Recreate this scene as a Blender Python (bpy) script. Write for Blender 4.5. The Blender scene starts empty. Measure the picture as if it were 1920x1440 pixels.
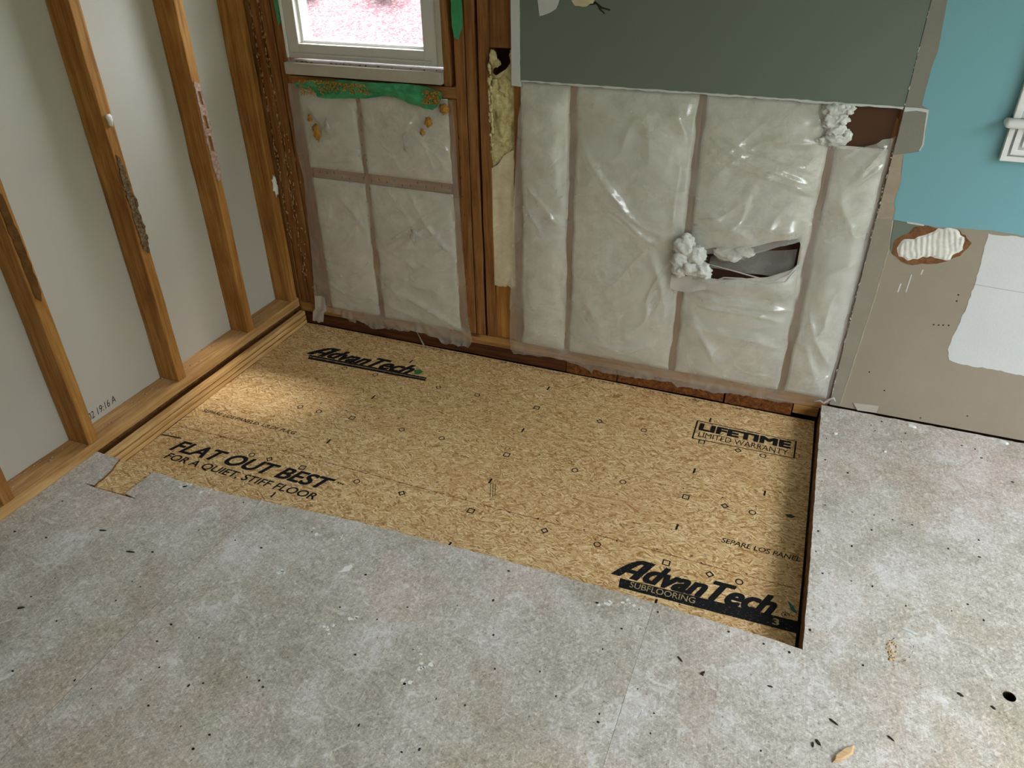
import bpy, bmesh, math, random
from mathutils import Vector, Matrix, noise
from mathutils.geometry import tessellate_polygon

random.seed(11)
SC = bpy.context.scene
COL = SC.collection

# ------------------------------------------------------------------ camera
CAM_LOC = Vector((2.01894, -2.47772, 1.52016))
YAW, PITCH, ROLL = 0.388406, 0.567763, -0.014915
fwd = Vector((-math.sin(YAW) * math.cos(PITCH), math.cos(YAW) * math.cos(PITCH), -math.sin(PITCH)))
rgt = Vector((math.cos(YAW), math.sin(YAW), 0))
upv = rgt.cross(fwd)
r2 = rgt * math.cos(ROLL) + upv * math.sin(ROLL)
u2 = upv * math.cos(ROLL) - rgt * math.sin(ROLL)
cam_data = bpy.data.cameras.new('camera')
cam_data.sensor_width = 36.0
cam_data.lens = 36.0 * 1440.4 / 1920.0
cam_data.clip_start = 0.02
cam = bpy.data.objects.new('camera', cam_data)
COL.objects.link(cam)
m3 = Matrix((r2, u2, -fwd)).transposed()
cam.matrix_world = Matrix.Translation(CAM_LOC) @ m3.to_4x4()
SC.camera = cam

# ------------------------------------------------------------------ sky, sun, exposure
world = bpy.data.worlds.new('overcast_sky')
SC.world = world
world.use_nodes = True
bg = world.node_tree.nodes['Background']
bg.inputs['Color'].default_value = (0.90, 0.95, 1.0, 1)
bg.inputs['Strength'].default_value = 7.6

sun_data = bpy.data.lights.new('hazy_sun', 'SUN')
sun_data.energy = 4.6
sun_data.angle = math.radians(13)
sun_data.color = (1.0, 0.93, 0.84)
sun = bpy.data.objects.new('hazy_sun', sun_data)
COL.objects.link(sun)
sun.rotation_euler = Vector((-0.24, -0.46, -1.155)).to_track_quat('-Z', 'Y').to_euler()
sun.location = (0.6, 3, 6)

SC.view_settings.view_transform = 'Standard'
SC.view_settings.look = 'None'
SC.view_settings.gamma = 1.0
SC.view_settings.use_curve_mapping = False
SC.view_settings.exposure = 0.58
SC.cycles.max_bounces = 6
SC.cycles.diffuse_bounces = 3
SC.cycles.transparent_max_bounces = 8


def portal(loc, rot, sx, sy):
    d = bpy.data.lights.new('window_portal', 'AREA')
    d.shape = 'RECTANGLE'
    d.size = sx
    d.size_y = sy
    d.cycles.is_portal = True
    o = bpy.data.objects.new('window_portal', d)
    o.location = loc
    o.rotation_euler = rot
    COL.objects.link(o)


# openings of the room: small window, window beside the blue wall, glazed door in the right wall
W1 = (0.198, 0.70, 1.078, 1.92)
W2 = (2.585, 3.45, 1.02, 2.1)
RD = (-3.3, -0.5, 0.12, 2.12)
RX, FY = 4.0, -4.7
portal(((W1[0] + W1[1]) / 2, 0.11, (W1[2] + W1[3]) / 2), (math.radians(-90), 0, 0), W1[1] - W1[0], W1[3] - W1[2])
portal(((W2[0] + W2[1]) / 2, 0.11, (W2[2] + W2[3]) / 2), (math.radians(-90), 0, 0), W2[1] - W2[0], W2[3] - W2[2])
portal((RX + 0.13, (RD[0] + RD[1]) / 2, (RD[2] + RD[3]) / 2), (0, math.radians(90), 0), RD[3] - RD[2], RD[1] - RD[0])


# ------------------------------------------------------------------ material helpers
class NT:
    def __init__(s, name):
        s.m = bpy.data.materials.new(name)
        s.m.use_nodes = True
        s.t = s.m.node_tree
        s.t.nodes.clear()
        s.out = s.n('ShaderNodeOutputMaterial')

    def n(s, typ, ins=None, **kw):
        nd = s.t.nodes.new(typ)
        for k, v in kw.items():
            setattr(nd, k, v)
        for k, v in (ins or {}).items():
            sock = nd.inputs[k]
            if isinstance(v, bpy.types.NodeSocket):
                s.t.links.new(v, sock)
            elif isinstance(v, (tuple, list)) and len(v) == 3 and sock.type == 'RGBA':
                sock.default_value = (*v, 1)
            else:
                sock.default_value = v
        return nd

    def coords(s, scale=(1, 1, 1), rot=(0, 0, 0), rnd=False, src=None):
        c = src
        if c is None:
            c = s.n('ShaderNodeTexCoord').outputs['Object']
            if rnd:
                oi = s.n('ShaderNodeObjectInfo')
                a = s.n('ShaderNodeVectorMath', {0: c, 1: (0, 0, 0)}, operation='ADD')
                mu = s.n('ShaderNodeMath', {0: oi.outputs['Random'], 1: 37.0}, operation='MULTIPLY')
                s.t.links.new(mu.outputs[0], a.inputs[1])
                c = a.outputs[0]
        if rot != (0, 0, 0):                       # turn first, then stretch along the turned axes
            c = s.n('ShaderNodeMapping', {'Vector': c, 'Rotation': rot}).outputs[0]
        mp = s.n('ShaderNodeMapping', {'Vector': c, 'Scale': scale})
        return mp.outputs[0]

    def noise(s, vec, scale, detail=4.0, rough=0.55, dist=0.0):
        return s.n('ShaderNodeTexNoise', {'Vector': vec, 'Scale': scale, 'Detail': detail, 'Roughness': rough, 'Distortion': dist}).outputs['Fac']

    def ramp(s, fac, stops):
        r = s.n('ShaderNodeValToRGB', {'Fac': fac})
        el = r.color_ramp.elements
        while len(el) < len(stops):
            el.new(0.5)
        for e, (p, c) in zip(el, stops):
            e.position = p
            e.color = (*c, 1) if len(c) == 3 else c
        return r.outputs['Color']

    def mixc(s, fac, a, b, blend='MIX'):
        m = s.n('ShaderNodeMix', data_type='RGBA', blend_type=blend)
        for idx, v in ((0, fac), (6, a), (7, b)):
            if isinstance(v, bpy.types.NodeSocket):
                s.t.links.new(v, m.inputs[idx])
            else:
                m.inputs[idx].default_value = (*v, 1) if isinstance(v, tuple) and len(v) == 3 else v
        return m.outputs[2]

    def math(s, op, a, b=0.0, clamp=False):
        return s.n('ShaderNodeMath', {0: a, 1: b}, operation=op, use_clamp=clamp).outputs[0]

    def bump(s, h, strength=0.3, dist=0.002):
        return s.n('ShaderNodeBump', {'Height': h, 'Strength': strength, 'Distance': dist}).outputs[0]

    def finish(s, color, rough=0.7, spec=0.3, normal=None, **kw):
        ins = {'Base Color': color, 'Roughness': rough, 'Specular IOR Level': spec}
        if normal is not None:
            ins['Normal'] = normal
        ins.update(kw)
        b = s.n('ShaderNodeBsdfPrincipled', ins)
        s.t.links.new(b.outputs[0], s.out.inputs[0])
        return s.m


def srgb(r, g, b):
    f = lambda c: (c / 255 / 12.92) if c / 255 <= 0.04045 else ((c / 255 + 0.055) / 1.055) ** 2.4
    return (f(r), f(g), f(b))


def m_wood(name, dark, mid, light, axis='z', grain=1.0, rough=0.65):
    t = NT(name)
    sc = {'z': (1, 1, 0.06), 'x': (0.06, 1, 1), 'y': (1, 0.06, 1)}[axis]
    c = t.coords(sc, rnd=True)
    n1 = t.noise(c, 38 * grain, 5, 0.6, 1.2)
    n2 = t.noise(c, 170 * grain, 3, 0.7)
    c2 = t.coords((1, 1, 1), rnd=True)
    n3 = t.noise(c2, 5, 3)
    kc = t.coords({'z': (1, 1, 0.35), 'x': (0.35, 1, 1), 'y': (1, 0.35, 1)}[axis], rnd=True)
    k = t.n('ShaderNodeTexVoronoi', {'Vector': kc, 'Scale': 9.0, 'Randomness': 1.0}).outputs['Distance']
    f = t.math('ADD', t.math('MULTIPLY', n1, 0.62), t.math('MULTIPLY', n2, 0.3))
    f = t.math('ADD', f, t.math('MULTIPLY', n3, 0.25))
    col = t.ramp(f, [(0.38, dark), (0.56, mid), (0.76, light)])
    km = t.ramp(k, [(0.06, (1, 1, 1)), (0.11, (0, 0, 0))])
    col = t.mixc(t.math('MULTIPLY', km, 0.75), col, tuple(v * 0.35 for v in dark))
    return t.finish(col, rough, 0.25, t.bump(f, 0.35, 0.0015))


def m_paint(name, c, var=0.08, rough=0.55, fine=220, patch=3.0, bump=0.12, spec=0.3):
    t = NT(name)
    co = t.coords()
    a = t.noise(co, patch, 4)
    b = t.noise(co, fine, 3)
    f = t.math('ADD', t.math('MULTIPLY', a, 0.7), t.math('MULTIPLY', b, 0.3))
    col = t.ramp(f, [(0.3, tuple(v * (1 - var) for v in c)), (0.7, tuple(min(1, v * (1 + var)) for v in c))])
    return t.finish(col, rough, spec, t.bump(b, bump, 0.001))


def m_osb(name):
    t = NT(name)
    base = t.n('ShaderNodeTexCoord').outputs['Object']
    wn = t.n('ShaderNodeTexNoise', {'Vector': base, 'Scale': 7.0, 'Detail': 1.0})
    off = t.n('ShaderNodeVectorMath', {0: wn.outputs['Color'], 1: (0.5, 0.5, 0.5)}, operation='SUBTRACT').outputs[0]
    off = t.n('ShaderNodeVectorMath', {0: off, 'Scale': 0.05}, operation='SCALE').outputs[0]
    base2 = t.n('ShaderNodeVectorMath', {0: base, 1: off}, operation='ADD').outputs[0]

    def mixf(f, a, b):
        m = t.n('ShaderNodeMix', data_type='FLOAT')
        t.t.links.new(f, m.inputs[0])
        t.t.links.new(a, m.inputs[2])
        t.t.links.new(b, m.inputs[3])
        return m.outputs[0]
    val = None
    for k, (ang, sx, sy, lo) in enumerate(((3, 26, 290, 0), (-27, 30, 270, 0.47), (33, 28, 280, 0.52), (-62, 30, 240, 0.57), (68, 32, 250, 0.60))):
        c = t.coords((sx, sy, 1), (0, 0, math.radians(ang)), src=base2)
        v = t.n('ShaderNodeTexVoronoi', {'Vector': c, 'Scale': 1.0, 'Randomness': 1.0}, voronoi_dimensions='2D')
        sep = t.n('ShaderNodeSeparateColor', {0: v.outputs['Color']}).outputs[0]
        one = t.math('ADD', t.math('MULTIPLY', sep, 0.55), t.math('MULTIPLY', v.outputs['Distance'], -0.25))
        if val is None:
            val = one
        else:
            mk = t.ramp(t.noise(t.coords((24 + 5 * k, 36 + 6 * k, 1), (0, 0, 1.0 * k), src=base), 1.0, 2), [(lo, (0, 0, 0)), (lo + 0.05, (1, 1, 1))])
            val = mixf(mk, val, one)
    fib = t.noise(t.coords((55, 900, 1), (0, 0, 0.08), src=base2), 1.0, 2, 0.7)
    fib2 = t.noise(t.coords((80, 700, 1), (0, 0, 0.75), src=base2), 1.0, 2, 0.7)
    val = t.math('ADD', val, t.math('MULTIPLY', t.math('ADD', fib, fib2), 0.42))
    col = t.ramp(val, [(0.20, srgb(120, 80, 40)), (0.36, srgb(176, 132, 80)), (0.54, srgb(208, 170, 116)), (0.72, srgb(226, 194, 144)), (0.92, srgb(246, 226, 186))])
    z = t.noise(t.coords((1, 2.2, 1), src=base), 2.6, 3)
    col = t.mixc(t.math('MULTIPLY', t.ramp(z, [(0.5, (0, 0, 0)), (0.75, (1, 1, 1))]), 0.30), col, srgb(196, 138, 96))
    sl = t.n('ShaderNodeTexVoronoi', {'Vector': t.coords((13, 46, 1), (0, 0, 0.5), src=base2), 'Scale': 1.0}, voronoi_dimensions='2D').outputs['Distance']
    col = t.mixc(t.math('MULTIPLY', t.ramp(sl, [(0.045, (1, 1, 1)), (0.085, (0, 0, 0))]), 0.65), col, srgb(86, 52, 24))
    return t.finish(col, 0.6, 0.3, t.bump(fib, 0.25, 0.001))


def m_floor(name):
    t = NT(name)
    g = t.n('ShaderNodeTexCoord').outputs['Object']
    n1 = t.noise(g, 1.7, 3, 0.6)
    n2 = t.noise(g, 8.0, 4, 0.65, 0.6)
    hairs = [t.noise(t.coords((sx, sy, 1), (0, 0, a), src=g), 1.0, 3, 0.65, 0.9) for sx, sy, a in ((58, 200, 0.35), (52, 185, 1.45), (60, 210, -0.75))]
    hi = t.math('MAXIMUM', t.math('MAXIMUM', hairs[0], hairs[1]), hairs[2])
    lo = t.math('MINIMUM', t.math('MINIMUM', hairs[0], hairs[1]), hairs[2])
    fine = t.noise(g, 120.0, 4, 0.75)
    col = t.ramp(t.math('ADD', t.math('MULTIPLY', n1, 0.40), t.math('MULTIPLY', n2, 0.60)),
                 [(0.32, srgb(160, 152, 139)), (0.45, srgb(182, 175, 166)), (0.55, srgb(198, 193, 188)), (0.68, srgb(222, 219, 220))])
    pink = t.ramp(t.noise(g, 3.1, 4, 0.65), [(0.50, (0, 0, 0)), (0.66, (1, 1, 1))])
    col = t.mixc(t.math('MULTIPLY', pink, 0.32), col, srgb(214, 184, 176))
    warm = t.ramp(t.noise(t.coords((1, 1, 1), (0, 0, 1.3), src=g), 2.4, 4, 0.6), [(0.48, (0, 0, 0)), (0.68, (1, 1, 1))])
    col = t.mixc(t.math('MULTIPLY', warm, 0.32), col, srgb(178, 166, 136))
    grn = t.ramp(t.noise(t.coords((1, 1, 1), (0, 0, 2.3), src=g), 3.4, 4, 0.6), [(0.55, (0, 0, 0)), (0.72, (1, 1, 1))])
    col = t.mixc(t.math('MULTIPLY', grn, 0.35), col, srgb(186, 190, 174))
    avg = t.math('MULTIPLY', t.math('ADD', t.math('ADD', hairs[0], hairs[1]), t.math('ADD', hairs[2], fine)), 0.25)
    col = t.mixc(0.55, col, t.ramp(avg, [(0.36, srgb(98, 92, 85)), (0.50, srgb(188, 186, 183)), (0.62, srgb(250, 249, 248))]), 'OVERLAY')
    col = t.mixc(t.math('MULTIPLY', t.ramp(lo, [(0.26, (1, 1, 1)), (0.40, (0, 0, 0))]), 0.45), col, srgb(118, 108, 96))
    col = t.mixc(t.math('MULTIPLY', t.ramp(hi, [(0.60, (0, 0, 0)), (0.76, (1, 1, 1))]), 0.45), col, srgb(244, 242, 240))
    smear = t.ramp(t.noise(g, 10.5, 5, 0.62, 1.5), [(0.61, (0, 0, 0)), (0.68, (1, 1, 1))])
    col = t.mixc(t.math('MULTIPLY', smear, 0.50), col, srgb(236, 236, 234))
    stain = t.ramp(t.noise(t.coords((1, 1, 1), (0, 0, 0.6), src=g), 5.5, 5, 0.7, 0.8), [(0.58, (0, 0, 0)), (0.76, (1, 1, 1))])
    col = t.mixc(t.math('MULTIPLY', stain, 0.32), col, srgb(146, 132, 112))
    pit = t.n('ShaderNodeTexVoronoi', {'Vector': g, 'Scale': 17.0}, voronoi_dimensions='2D').outputs['Distance']
    col = t.mixc(t.math('MULTIPLY', t.ramp(pit, [(0.02, (1, 1, 1)), (0.04, (0, 0, 0))]), 0.6), col, srgb(80, 70, 62))
    sc = t.n('ShaderNodeTexVoronoi', {'Vector': t.coords((7, 90, 1), (0, 0, 0.9), src=g), 'Scale': 1.0}, voronoi_dimensions='2D').outputs['Distance']
    col = t.mixc(t.math('MULTIPLY', t.ramp(sc, [(0.025, (1, 1, 1)), (0.05, (0, 0, 0))]), 0.5), col, srgb(96, 88, 78))
    return t.finish(col, 0.62, 0.35, t.bump(fine, 0.35, 0.001))


def m_plastic(name, alpha=0.32, tint=(0.78, 0.78, 0.74)):
    t = NT(name)
    co = t.coords()
    n = t.noise(co, 9.0, 5, 0.6, 0.8)
    fine = t.noise(co, 60.0, 4, 0.6)
    nrm = t.bump(t.math('ADD', n, t.math('MULTIPLY', fine, 0.35)), 0.25, 0.004)
    d = t.n('ShaderNodeBsdfDiffuse', {'Color': tint, 'Normal': nrm})
    tl = t.n('ShaderNodeBsdfTranslucent', {'Color': tint})
    gl = t.n('ShaderNodeBsdfGlossy', {'Color': (1, 1, 1), 'Roughness': 0.24, 'Normal': nrm})
    tr = t.n('ShaderNodeBsdfTransparent', {'Color': (1, 1, 1)})
    m1 = t.n('ShaderNodeMixShader', {0: 0.35, 1: d.outputs[0], 2: tl.outputs[0]})
    fac = t.math('ADD', t.math('MULTIPLY', t.noise(co, 3.2, 4, 0.6, 0.6), 0.7), 1 - alpha - 0.35, True)
    m2 = t.n('ShaderNodeMixShader', {0: fac, 1: m1.outputs[0], 2: tr.outputs[0]})
    m3 = t.n('ShaderNodeMixShader', {0: 0.10, 1: m2.outputs[0], 2: gl.outputs[0]})
    t.t.links.new(m3.outputs[0], t.out.inputs[0])
    return t.m


def m_print(name, c, wear=0.35, scale=90):
    t = NT(name)
    n = t.noise(t.coords((1, 3.5, 1)), scale, 4, 0.7)
    fac = t.ramp(n, [(wear + 0.02, (1, 1, 1)), (wear + 0.10, (0, 0, 0))])
    d = t.n('ShaderNodeBsdfPrincipled', {'Base Color': c, 'Roughness': 0.7, 'Specular IOR Level': 0.1})
    tr = t.n('ShaderNodeBsdfTransparent')
    mx = t.n('ShaderNodeMixShader', {0: fac, 1: d.outputs[0], 2: tr.outputs[0]})
    t.t.links.new(mx.outputs[0], t.out.inputs[0])
    return t.m


def m_rough(name, stops, scale=40, rough=0.9, bump=0.6, dist=0.004):
    t = NT(name)
    n = t.noise(t.coords(rnd=True), scale, 6, 0.7, 0.4)
    return t.finish(t.ramp(n, stops), rough, 0.2, t.bump(n, bump, dist))


def m_glass(name):
    t = NT(name)
    tr = t.n('ShaderNodeBsdfTransparent', {'Color': (0.97, 0.98, 0.98)})
    gl = t.n('ShaderNodeBsdfGlossy', {'Color': (1, 1, 1), 'Roughness': 0.02})
    mx = t.n('ShaderNodeMixShader', {0: 0.05, 1: tr.outputs[0], 2: gl.outputs[0]})
    t.t.links.new(mx.outputs[0], t.out.inputs[0])
    return t.m


WD, WM, WL = srgb(112, 68, 28), srgb(160, 108, 52), srgb(194, 144, 80)
M = {}
M['stud'] = m_wood('fir_lumber_upright', WD, WM, WL, 'z')
M['stud_back'] = m_wood('aged_lumber_upright', srgb(88, 52, 26), srgb(132, 86, 46), srgb(168, 120, 72), 'z')
M['plate_y'] = m_wood('fir_lumber_lengthwise', srgb(140, 96, 54), srgb(186, 140, 88), srgb(216, 176, 124), 'y')
M['plate_x'] = m_wood('aged_lumber_crosswise', srgb(102, 66, 34), srgb(150, 104, 58), srgb(186, 140, 86), 'x')
M['ply_edge'] = m_wood('plywood_cut_edge', srgb(150, 104, 56), srgb(206, 162, 106), srgb(232, 196, 144), 'y', 1.6)
M['ply_dark'] = m_wood('dark_plywood_ply', srgb(104, 66, 34), srgb(150, 104, 58), srgb(186, 140, 90), 'y', 1.6)
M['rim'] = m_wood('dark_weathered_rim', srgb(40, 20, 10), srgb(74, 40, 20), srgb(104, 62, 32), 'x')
M['rim_osb'] = m_rough('brown_chip_rim', [(0.3, srgb(52, 28, 12)), (0.5, srgb(112, 66, 30)), (0.7, srgb(150, 98, 50))], 60, 0.8, 0.5, 0.002)
M['rim_pale'] = m_wood('pale_block', srgb(130, 90, 46), srgb(172, 128, 74), srgb(200, 158, 102), 'x')
M['osb'] = m_osb('oriented_strand_board')
M['floor'] = m_floor('worn_grey_underlayment')
M['floor_side'] = m_rough('cut_particle_edge', [(0.3, srgb(84, 54, 28)), (0.7, srgb(160, 116, 68))], 60)
M['dark'] = m_paint('dark_void', (0.012, 0.010, 0.009))
M['green_board'] = m_paint('green_moisture_board', srgb(112, 122, 110), 0.05, 0.6, 260, 2.2)
M['gyp_back'] = m_paint('grey_drywall_paper', srgb(196, 190, 182), 0.04, 0.75, 180, 2.5)
M['white_edge'] = m_paint('white_gypsum_edge', srgb(206, 208, 206), 0.05, 0.6)
M['tan_wall'] = m_paint('tan_old_drywall', srgb(158, 146, 130), 0.07, 0.65, 160, 4.0)
M['joint_tan'] = m_paint('smeared_joint_compound', srgb(150, 142, 128), 0.09, 0.65, 120, 9)
M['tan_light'] = m_paint('pale_paper_edge', srgb(190, 180, 162), 0.1, 0.7)
M['grey_strip'] = m_paint('grey_drywall_strip', srgb(136, 134, 124), 0.08, 0.65, 160, 7)
M['tan_strip'] = m_paint('tan_torn_strip', srgb(168, 152, 134), 0.14, 0.75, 90, 16, 0.3)
M['blue'] = m_paint('blue_wall_paint', srgb(122, 172, 182), 0.03, 0.45, 300, 2.0, 0.05)
M['white_patch'] = m_paint('white_primer_paint', srgb(212, 214, 216), 0.05, 0.7, 130, 5, 0.5)
M['brown_paper'] = m_rough('torn_brown_paper', [(0.3, srgb(96, 62, 38)), (0.7, srgb(150, 106, 72))], 50)
M['brown_board'] = m_paint('brown_sheathing', srgb(84, 56, 38), 0.08, 0.8)
M['white_trim'] = m_paint('white_gloss_trim', srgb(236, 236, 236), 0.02, 0.3, 200, 3, 0.02, 0.5)
M['vinyl'] = m_paint('white_vinyl_frame', srgb(210, 207, 203), 0.02, 0.4, 100, 3, 0.03, 0.4)
M['sill'] = m_paint('off_white_sill_board', srgb(188, 180, 168), 0.09, 0.55, 120, 14, 0.2)
M['plain_wall'] = m_paint('plain_wall_paint', srgb(200, 198, 192), 0.03)
M['plastic'] = m_plastic('translucent_polythene')
M['plastic_edge'] = m_plastic('crumpled_polythene', 0.72, (0.82, 0.80, 0.77))
M['batt'] = m_rough('white_glass_wool', [(0.25, srgb(196, 190, 176)), (0.75, srgb(240, 238, 230))], 22, 1.0, 0.5, 0.01)
M['wool'] = m_rough('fluffy_white_wool', [(0.25, srgb(200, 200, 194)), (0.7, srgb(250, 250, 246))], 70, 1.0, 0.7, 0.006)
M['plaster'] = m_rough('white_plaster', [(0.25, srgb(206, 202, 194)), (0.7, srgb(244, 242, 236))], 30, 0.9, 0.5, 0.003)
M['membrane'] = m_paint('green_flashing_membrane', srgb(60, 156, 108), 0.25, 0.4, 60, 16, 0.5, 0.5)
M['foam_orange'] = m_rough('orange_spray_foam', [(0.25, srgb(120, 78, 26)), (0.5, srgb(190, 138, 62)), (0.75, srgb(220, 180, 106))], 160, 0.8, 0.6, 0.003)
M['foam_yellow'] = m_rough('yellow_spray_foam', [(0.25, srgb(170, 150, 96)), (0.5, srgb(214, 200, 148)), (0.75, srgb(236, 226, 182))], 60, 0.85, 0.6, 0.004)
M['foam_old'] = m_rough('aged_foam_drips', [(0.25, srgb(120, 88, 50)), (0.5, srgb(178, 142, 92)), (0.8, srgb(214, 186, 140))], 90, 0.8, 0.4, 0.002)
M['foam_face'] = m_rough('cream_foam_skin', [(0.25, srgb(196, 178, 142)), (0.7, srgb(230, 218, 188))], 14, 0.8, 0.3, 0.003)
M['print'] = m_print('black_print', (0.012, 0.012, 0.013), 0.30)
M['print_worn'] = m_print('worn_black_print', (0.03, 0.025, 0.02), 0.42, 240)
M['print_pale'] = m_print('reversed_lettering', srgb(190, 170, 128), 0.38, 200)
M['print_teal'] = m_print('teal_leaf_print', srgb(60, 110, 104), 0.25)
M['print_green'] = m_print('green_leaf_print', srgb(70, 120, 66), 0.3)
M['print_red'] = m_print('red_chalk', srgb(134, 66, 40), 0.44, 60)
M['grey_print'] = m_print('grey_stamp', (0.05, 0.05, 0.05), 0.36, 240)
M['nail'] = m_paint('dark_nail', (0.02, 0.016, 0.013), 0.3, 0.5)
M['residue_grey'] = m_rough('grey_adhesive', [(0.3, srgb(60, 44, 30)), (0.55, srgb(120, 94, 66)), (0.8, srgb(186, 170, 150))], 120)
M['residue_pink'] = m_rough('pinkish_adhesive', [(0.3, srgb(140, 100, 80)), (0.6, srgb(196, 166, 154)), (0.85, srgb(224, 204, 200))], 90)
M['residue_dark'] = m_rough('dark_adhesive_stain', [(0.3, srgb(74, 46, 20)), (0.7, srgb(118, 78, 36))], 30)
M['chip'] = m_paint('white_gypsum_chip', srgb(236, 236, 232), 0.05)
M['splinter'] = m_paint('dark_splinter', srgb(44, 34, 28), 0.3)
M['wood_chip'] = m_wood('pale_wood_chip', srgb(120, 86, 54), srgb(196, 160, 118), srgb(224, 196, 156), 'x')
M['glass'] = m_glass('window_glass')
M['wire'] = m_paint('black_wire', (0.02, 0.02, 0.02), 0.1, 0.5)
M['leaf'] = m_rough('yellow_green_leaves', [(0.3, srgb(112, 122, 40)), (0.7, srgb(140, 146, 62))], 30)


def m_mulch():
    t = NT('red_mulch_ground')
    g = t.coords()
    v = t.n('ShaderNodeTexVoronoi', {'Vector': g, 'Scale': 42.0})
    s_ = t.n('ShaderNodeSeparateColor', {0: v.outputs['Color']}).outputs[0]
    col = t.ramp(s_, [(0.0, srgb(98, 60, 66)), (0.35, srgb(106, 78, 82)), (0.7, srgb(112, 92, 96)), (0.95, srgb(124, 116, 116))])
    return t.finish(col, 0.9, 0.1, t.bump(s_, 0.4, 0.02))


M['mulch'] = m_mulch()
M['light_blocker'] = m_rough('light_blocker_green', [(0.3, srgb(46, 60, 34)), (0.7, srgb(96, 112, 70))], 12)  # leaf green of the added, unseen light blocker
M['lawn'] = m_rough('dry_lawn', [(0.3, srgb(84, 92, 72)), (0.7, srgb(124, 130, 108))], 6)


# ------------------------------------------------------------------ geometry helpers
def add(name, verts, faces, mat, parent=None, base=None, smooth=False, mats=None, fmat=None):
    """link one mesh object; verts in world space, origin moved to the base of the piece"""
    xs, ys, zs = zip(*verts)
    if base is None:
        base = ((min(xs) + max(xs)) / 2, (min(ys) + max(ys)) / 2, min(zs))
    b = Vector(base)
    me = bpy.data.meshes.new(name)
    me.from_pydata([Vector(v) - b for v in verts], [], faces)
    for mm in (mats or [mat]):
        me.materials.append(M[mm])
    if fmat:
        for p, i in zip(me.polygons, fmat):
            p.material_index = i
    if smooth:
        for p in me.polygons:
            p.use_smooth = True
    me.update()
    o = bpy.data.objects.new(name, me)
    COL.objects.link(o)
    if parent is not None:
        o.parent = parent
        o.location = b - wloc(parent)
    else:
        o.location = b
    return o


def wloc(o):
    v = Vector(o.location)
    while o.parent:
        o = o.parent
        v = v + Vector(o.location)
    return v


def empty(name, loc):
    o = bpy.data.objects.new(name, None)
    o.empty_display_size = 0.1
    o.location = loc
    COL.objects.link(o)
    return o


def tag(o, label=None, cat=None, group=None, kind=None):
    for k, v in (('label', label), ('category', cat), ('group', group), ('kind', kind)):
        if v:
            o[k] = v
    return o


def from_bm(name, bm, mat, parent=None, smooth=False, base=None):
    bmesh.ops.recalc_face_normals(bm, faces=bm.faces)
    bm.verts.index_update()
    vs = [tuple(v.co) for v in bm.verts]
    fs = [[v.index for v in f.verts] for f in bm.faces]
    bm.free()
    return add(name, vs, fs, mat, parent, base, smooth)


def board(name, x0, x1, y0, y1, z0, z1, mat, parent=None, bev=0.0025, axis=None, segs=1, jit=0.0, seed=0):
    """a sawn board: bevelled box, optionally with a slightly bowed and uneven run along its long axis"""
    bm = bmesh.new()
    bmesh.ops.create_cube(bm, size=1)
    for v in bm.verts:
        v.co = ((x0 + x1) / 2 + v.co.x * (x1 - x0), (y0 + y1) / 2 + v.co.y * (y1 - y0), (z0 + z1) / 2 + v.co.z * (z1 - z0))
    if segs > 1:
        ax = 'xyz'.index(axis)
        es = [e for e in bm.edges if abs((e.verts[0].co - e.verts[1].co)[ax]) > 1e-6]
        bmesh.ops.subdivide_edges(bm, edges=es, cuts=segs - 1, use_grid_fill=True)
    if bev > 0:
        sharp = [e for e in bm.edges if len(e.link_faces) == 2 and e.calc_face_angle(0) > 0.5]
        bmesh.ops.bevel(bm, geom=sharp, offset=bev, segments=2, affect='EDGES', profile=0.6)
    if jit:
        for v in bm.verts:
            n = noise.noise_vector(Vector((v.co.x * 9 + seed * 3.1, v.co.y * 9, v.co.z * 9)))
            v.co += n * jit
    return from_bm(name, bm, mat, parent)


def multi_box(name, boxes, mat, parent=None):
    vs, fs = [], []
    for (x0, x1, y0, y1, z0, z1) in boxes:
        k = len(vs)
        vs += [(x0, y0, z0), (x1, y0, z0), (x1, y1, z0), (x0, y1, z0), (x0, y0, z1), (x1, y0, z1), (x1, y1, z1), (x0, y1, z1)]
        fs += [[k + i for i in f] for f in ((0, 3, 2, 1), (4, 5, 6, 7), (0, 1, 5, 4), (1, 2, 6, 5), (2, 3, 7, 6), (3, 0, 4, 7))]
    return add(name, vs, fs, mat, parent)


def jag(pts, amp=0.002, step=0.012, closed=True, seed=0):
    rnd = random.Random(seed)
    out = []
    n = len(pts)
    for i in range(n if closed else n - 1):
        a, b = Vector(pts[i]), Vector(pts[(i + 1) % n])
        k = max(1, int((b - a).length / step))
        for j in range(k):
            p = a.lerp(b, j / k)
            if j or not closed:
                p = p + Vector((rnd.uniform(-amp, amp), rnd.uniform(-amp, amp)))
            out.append((p.x, p.y))
    if not closed:
        out.append(tuple(pts[-1]))
    return out


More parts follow.
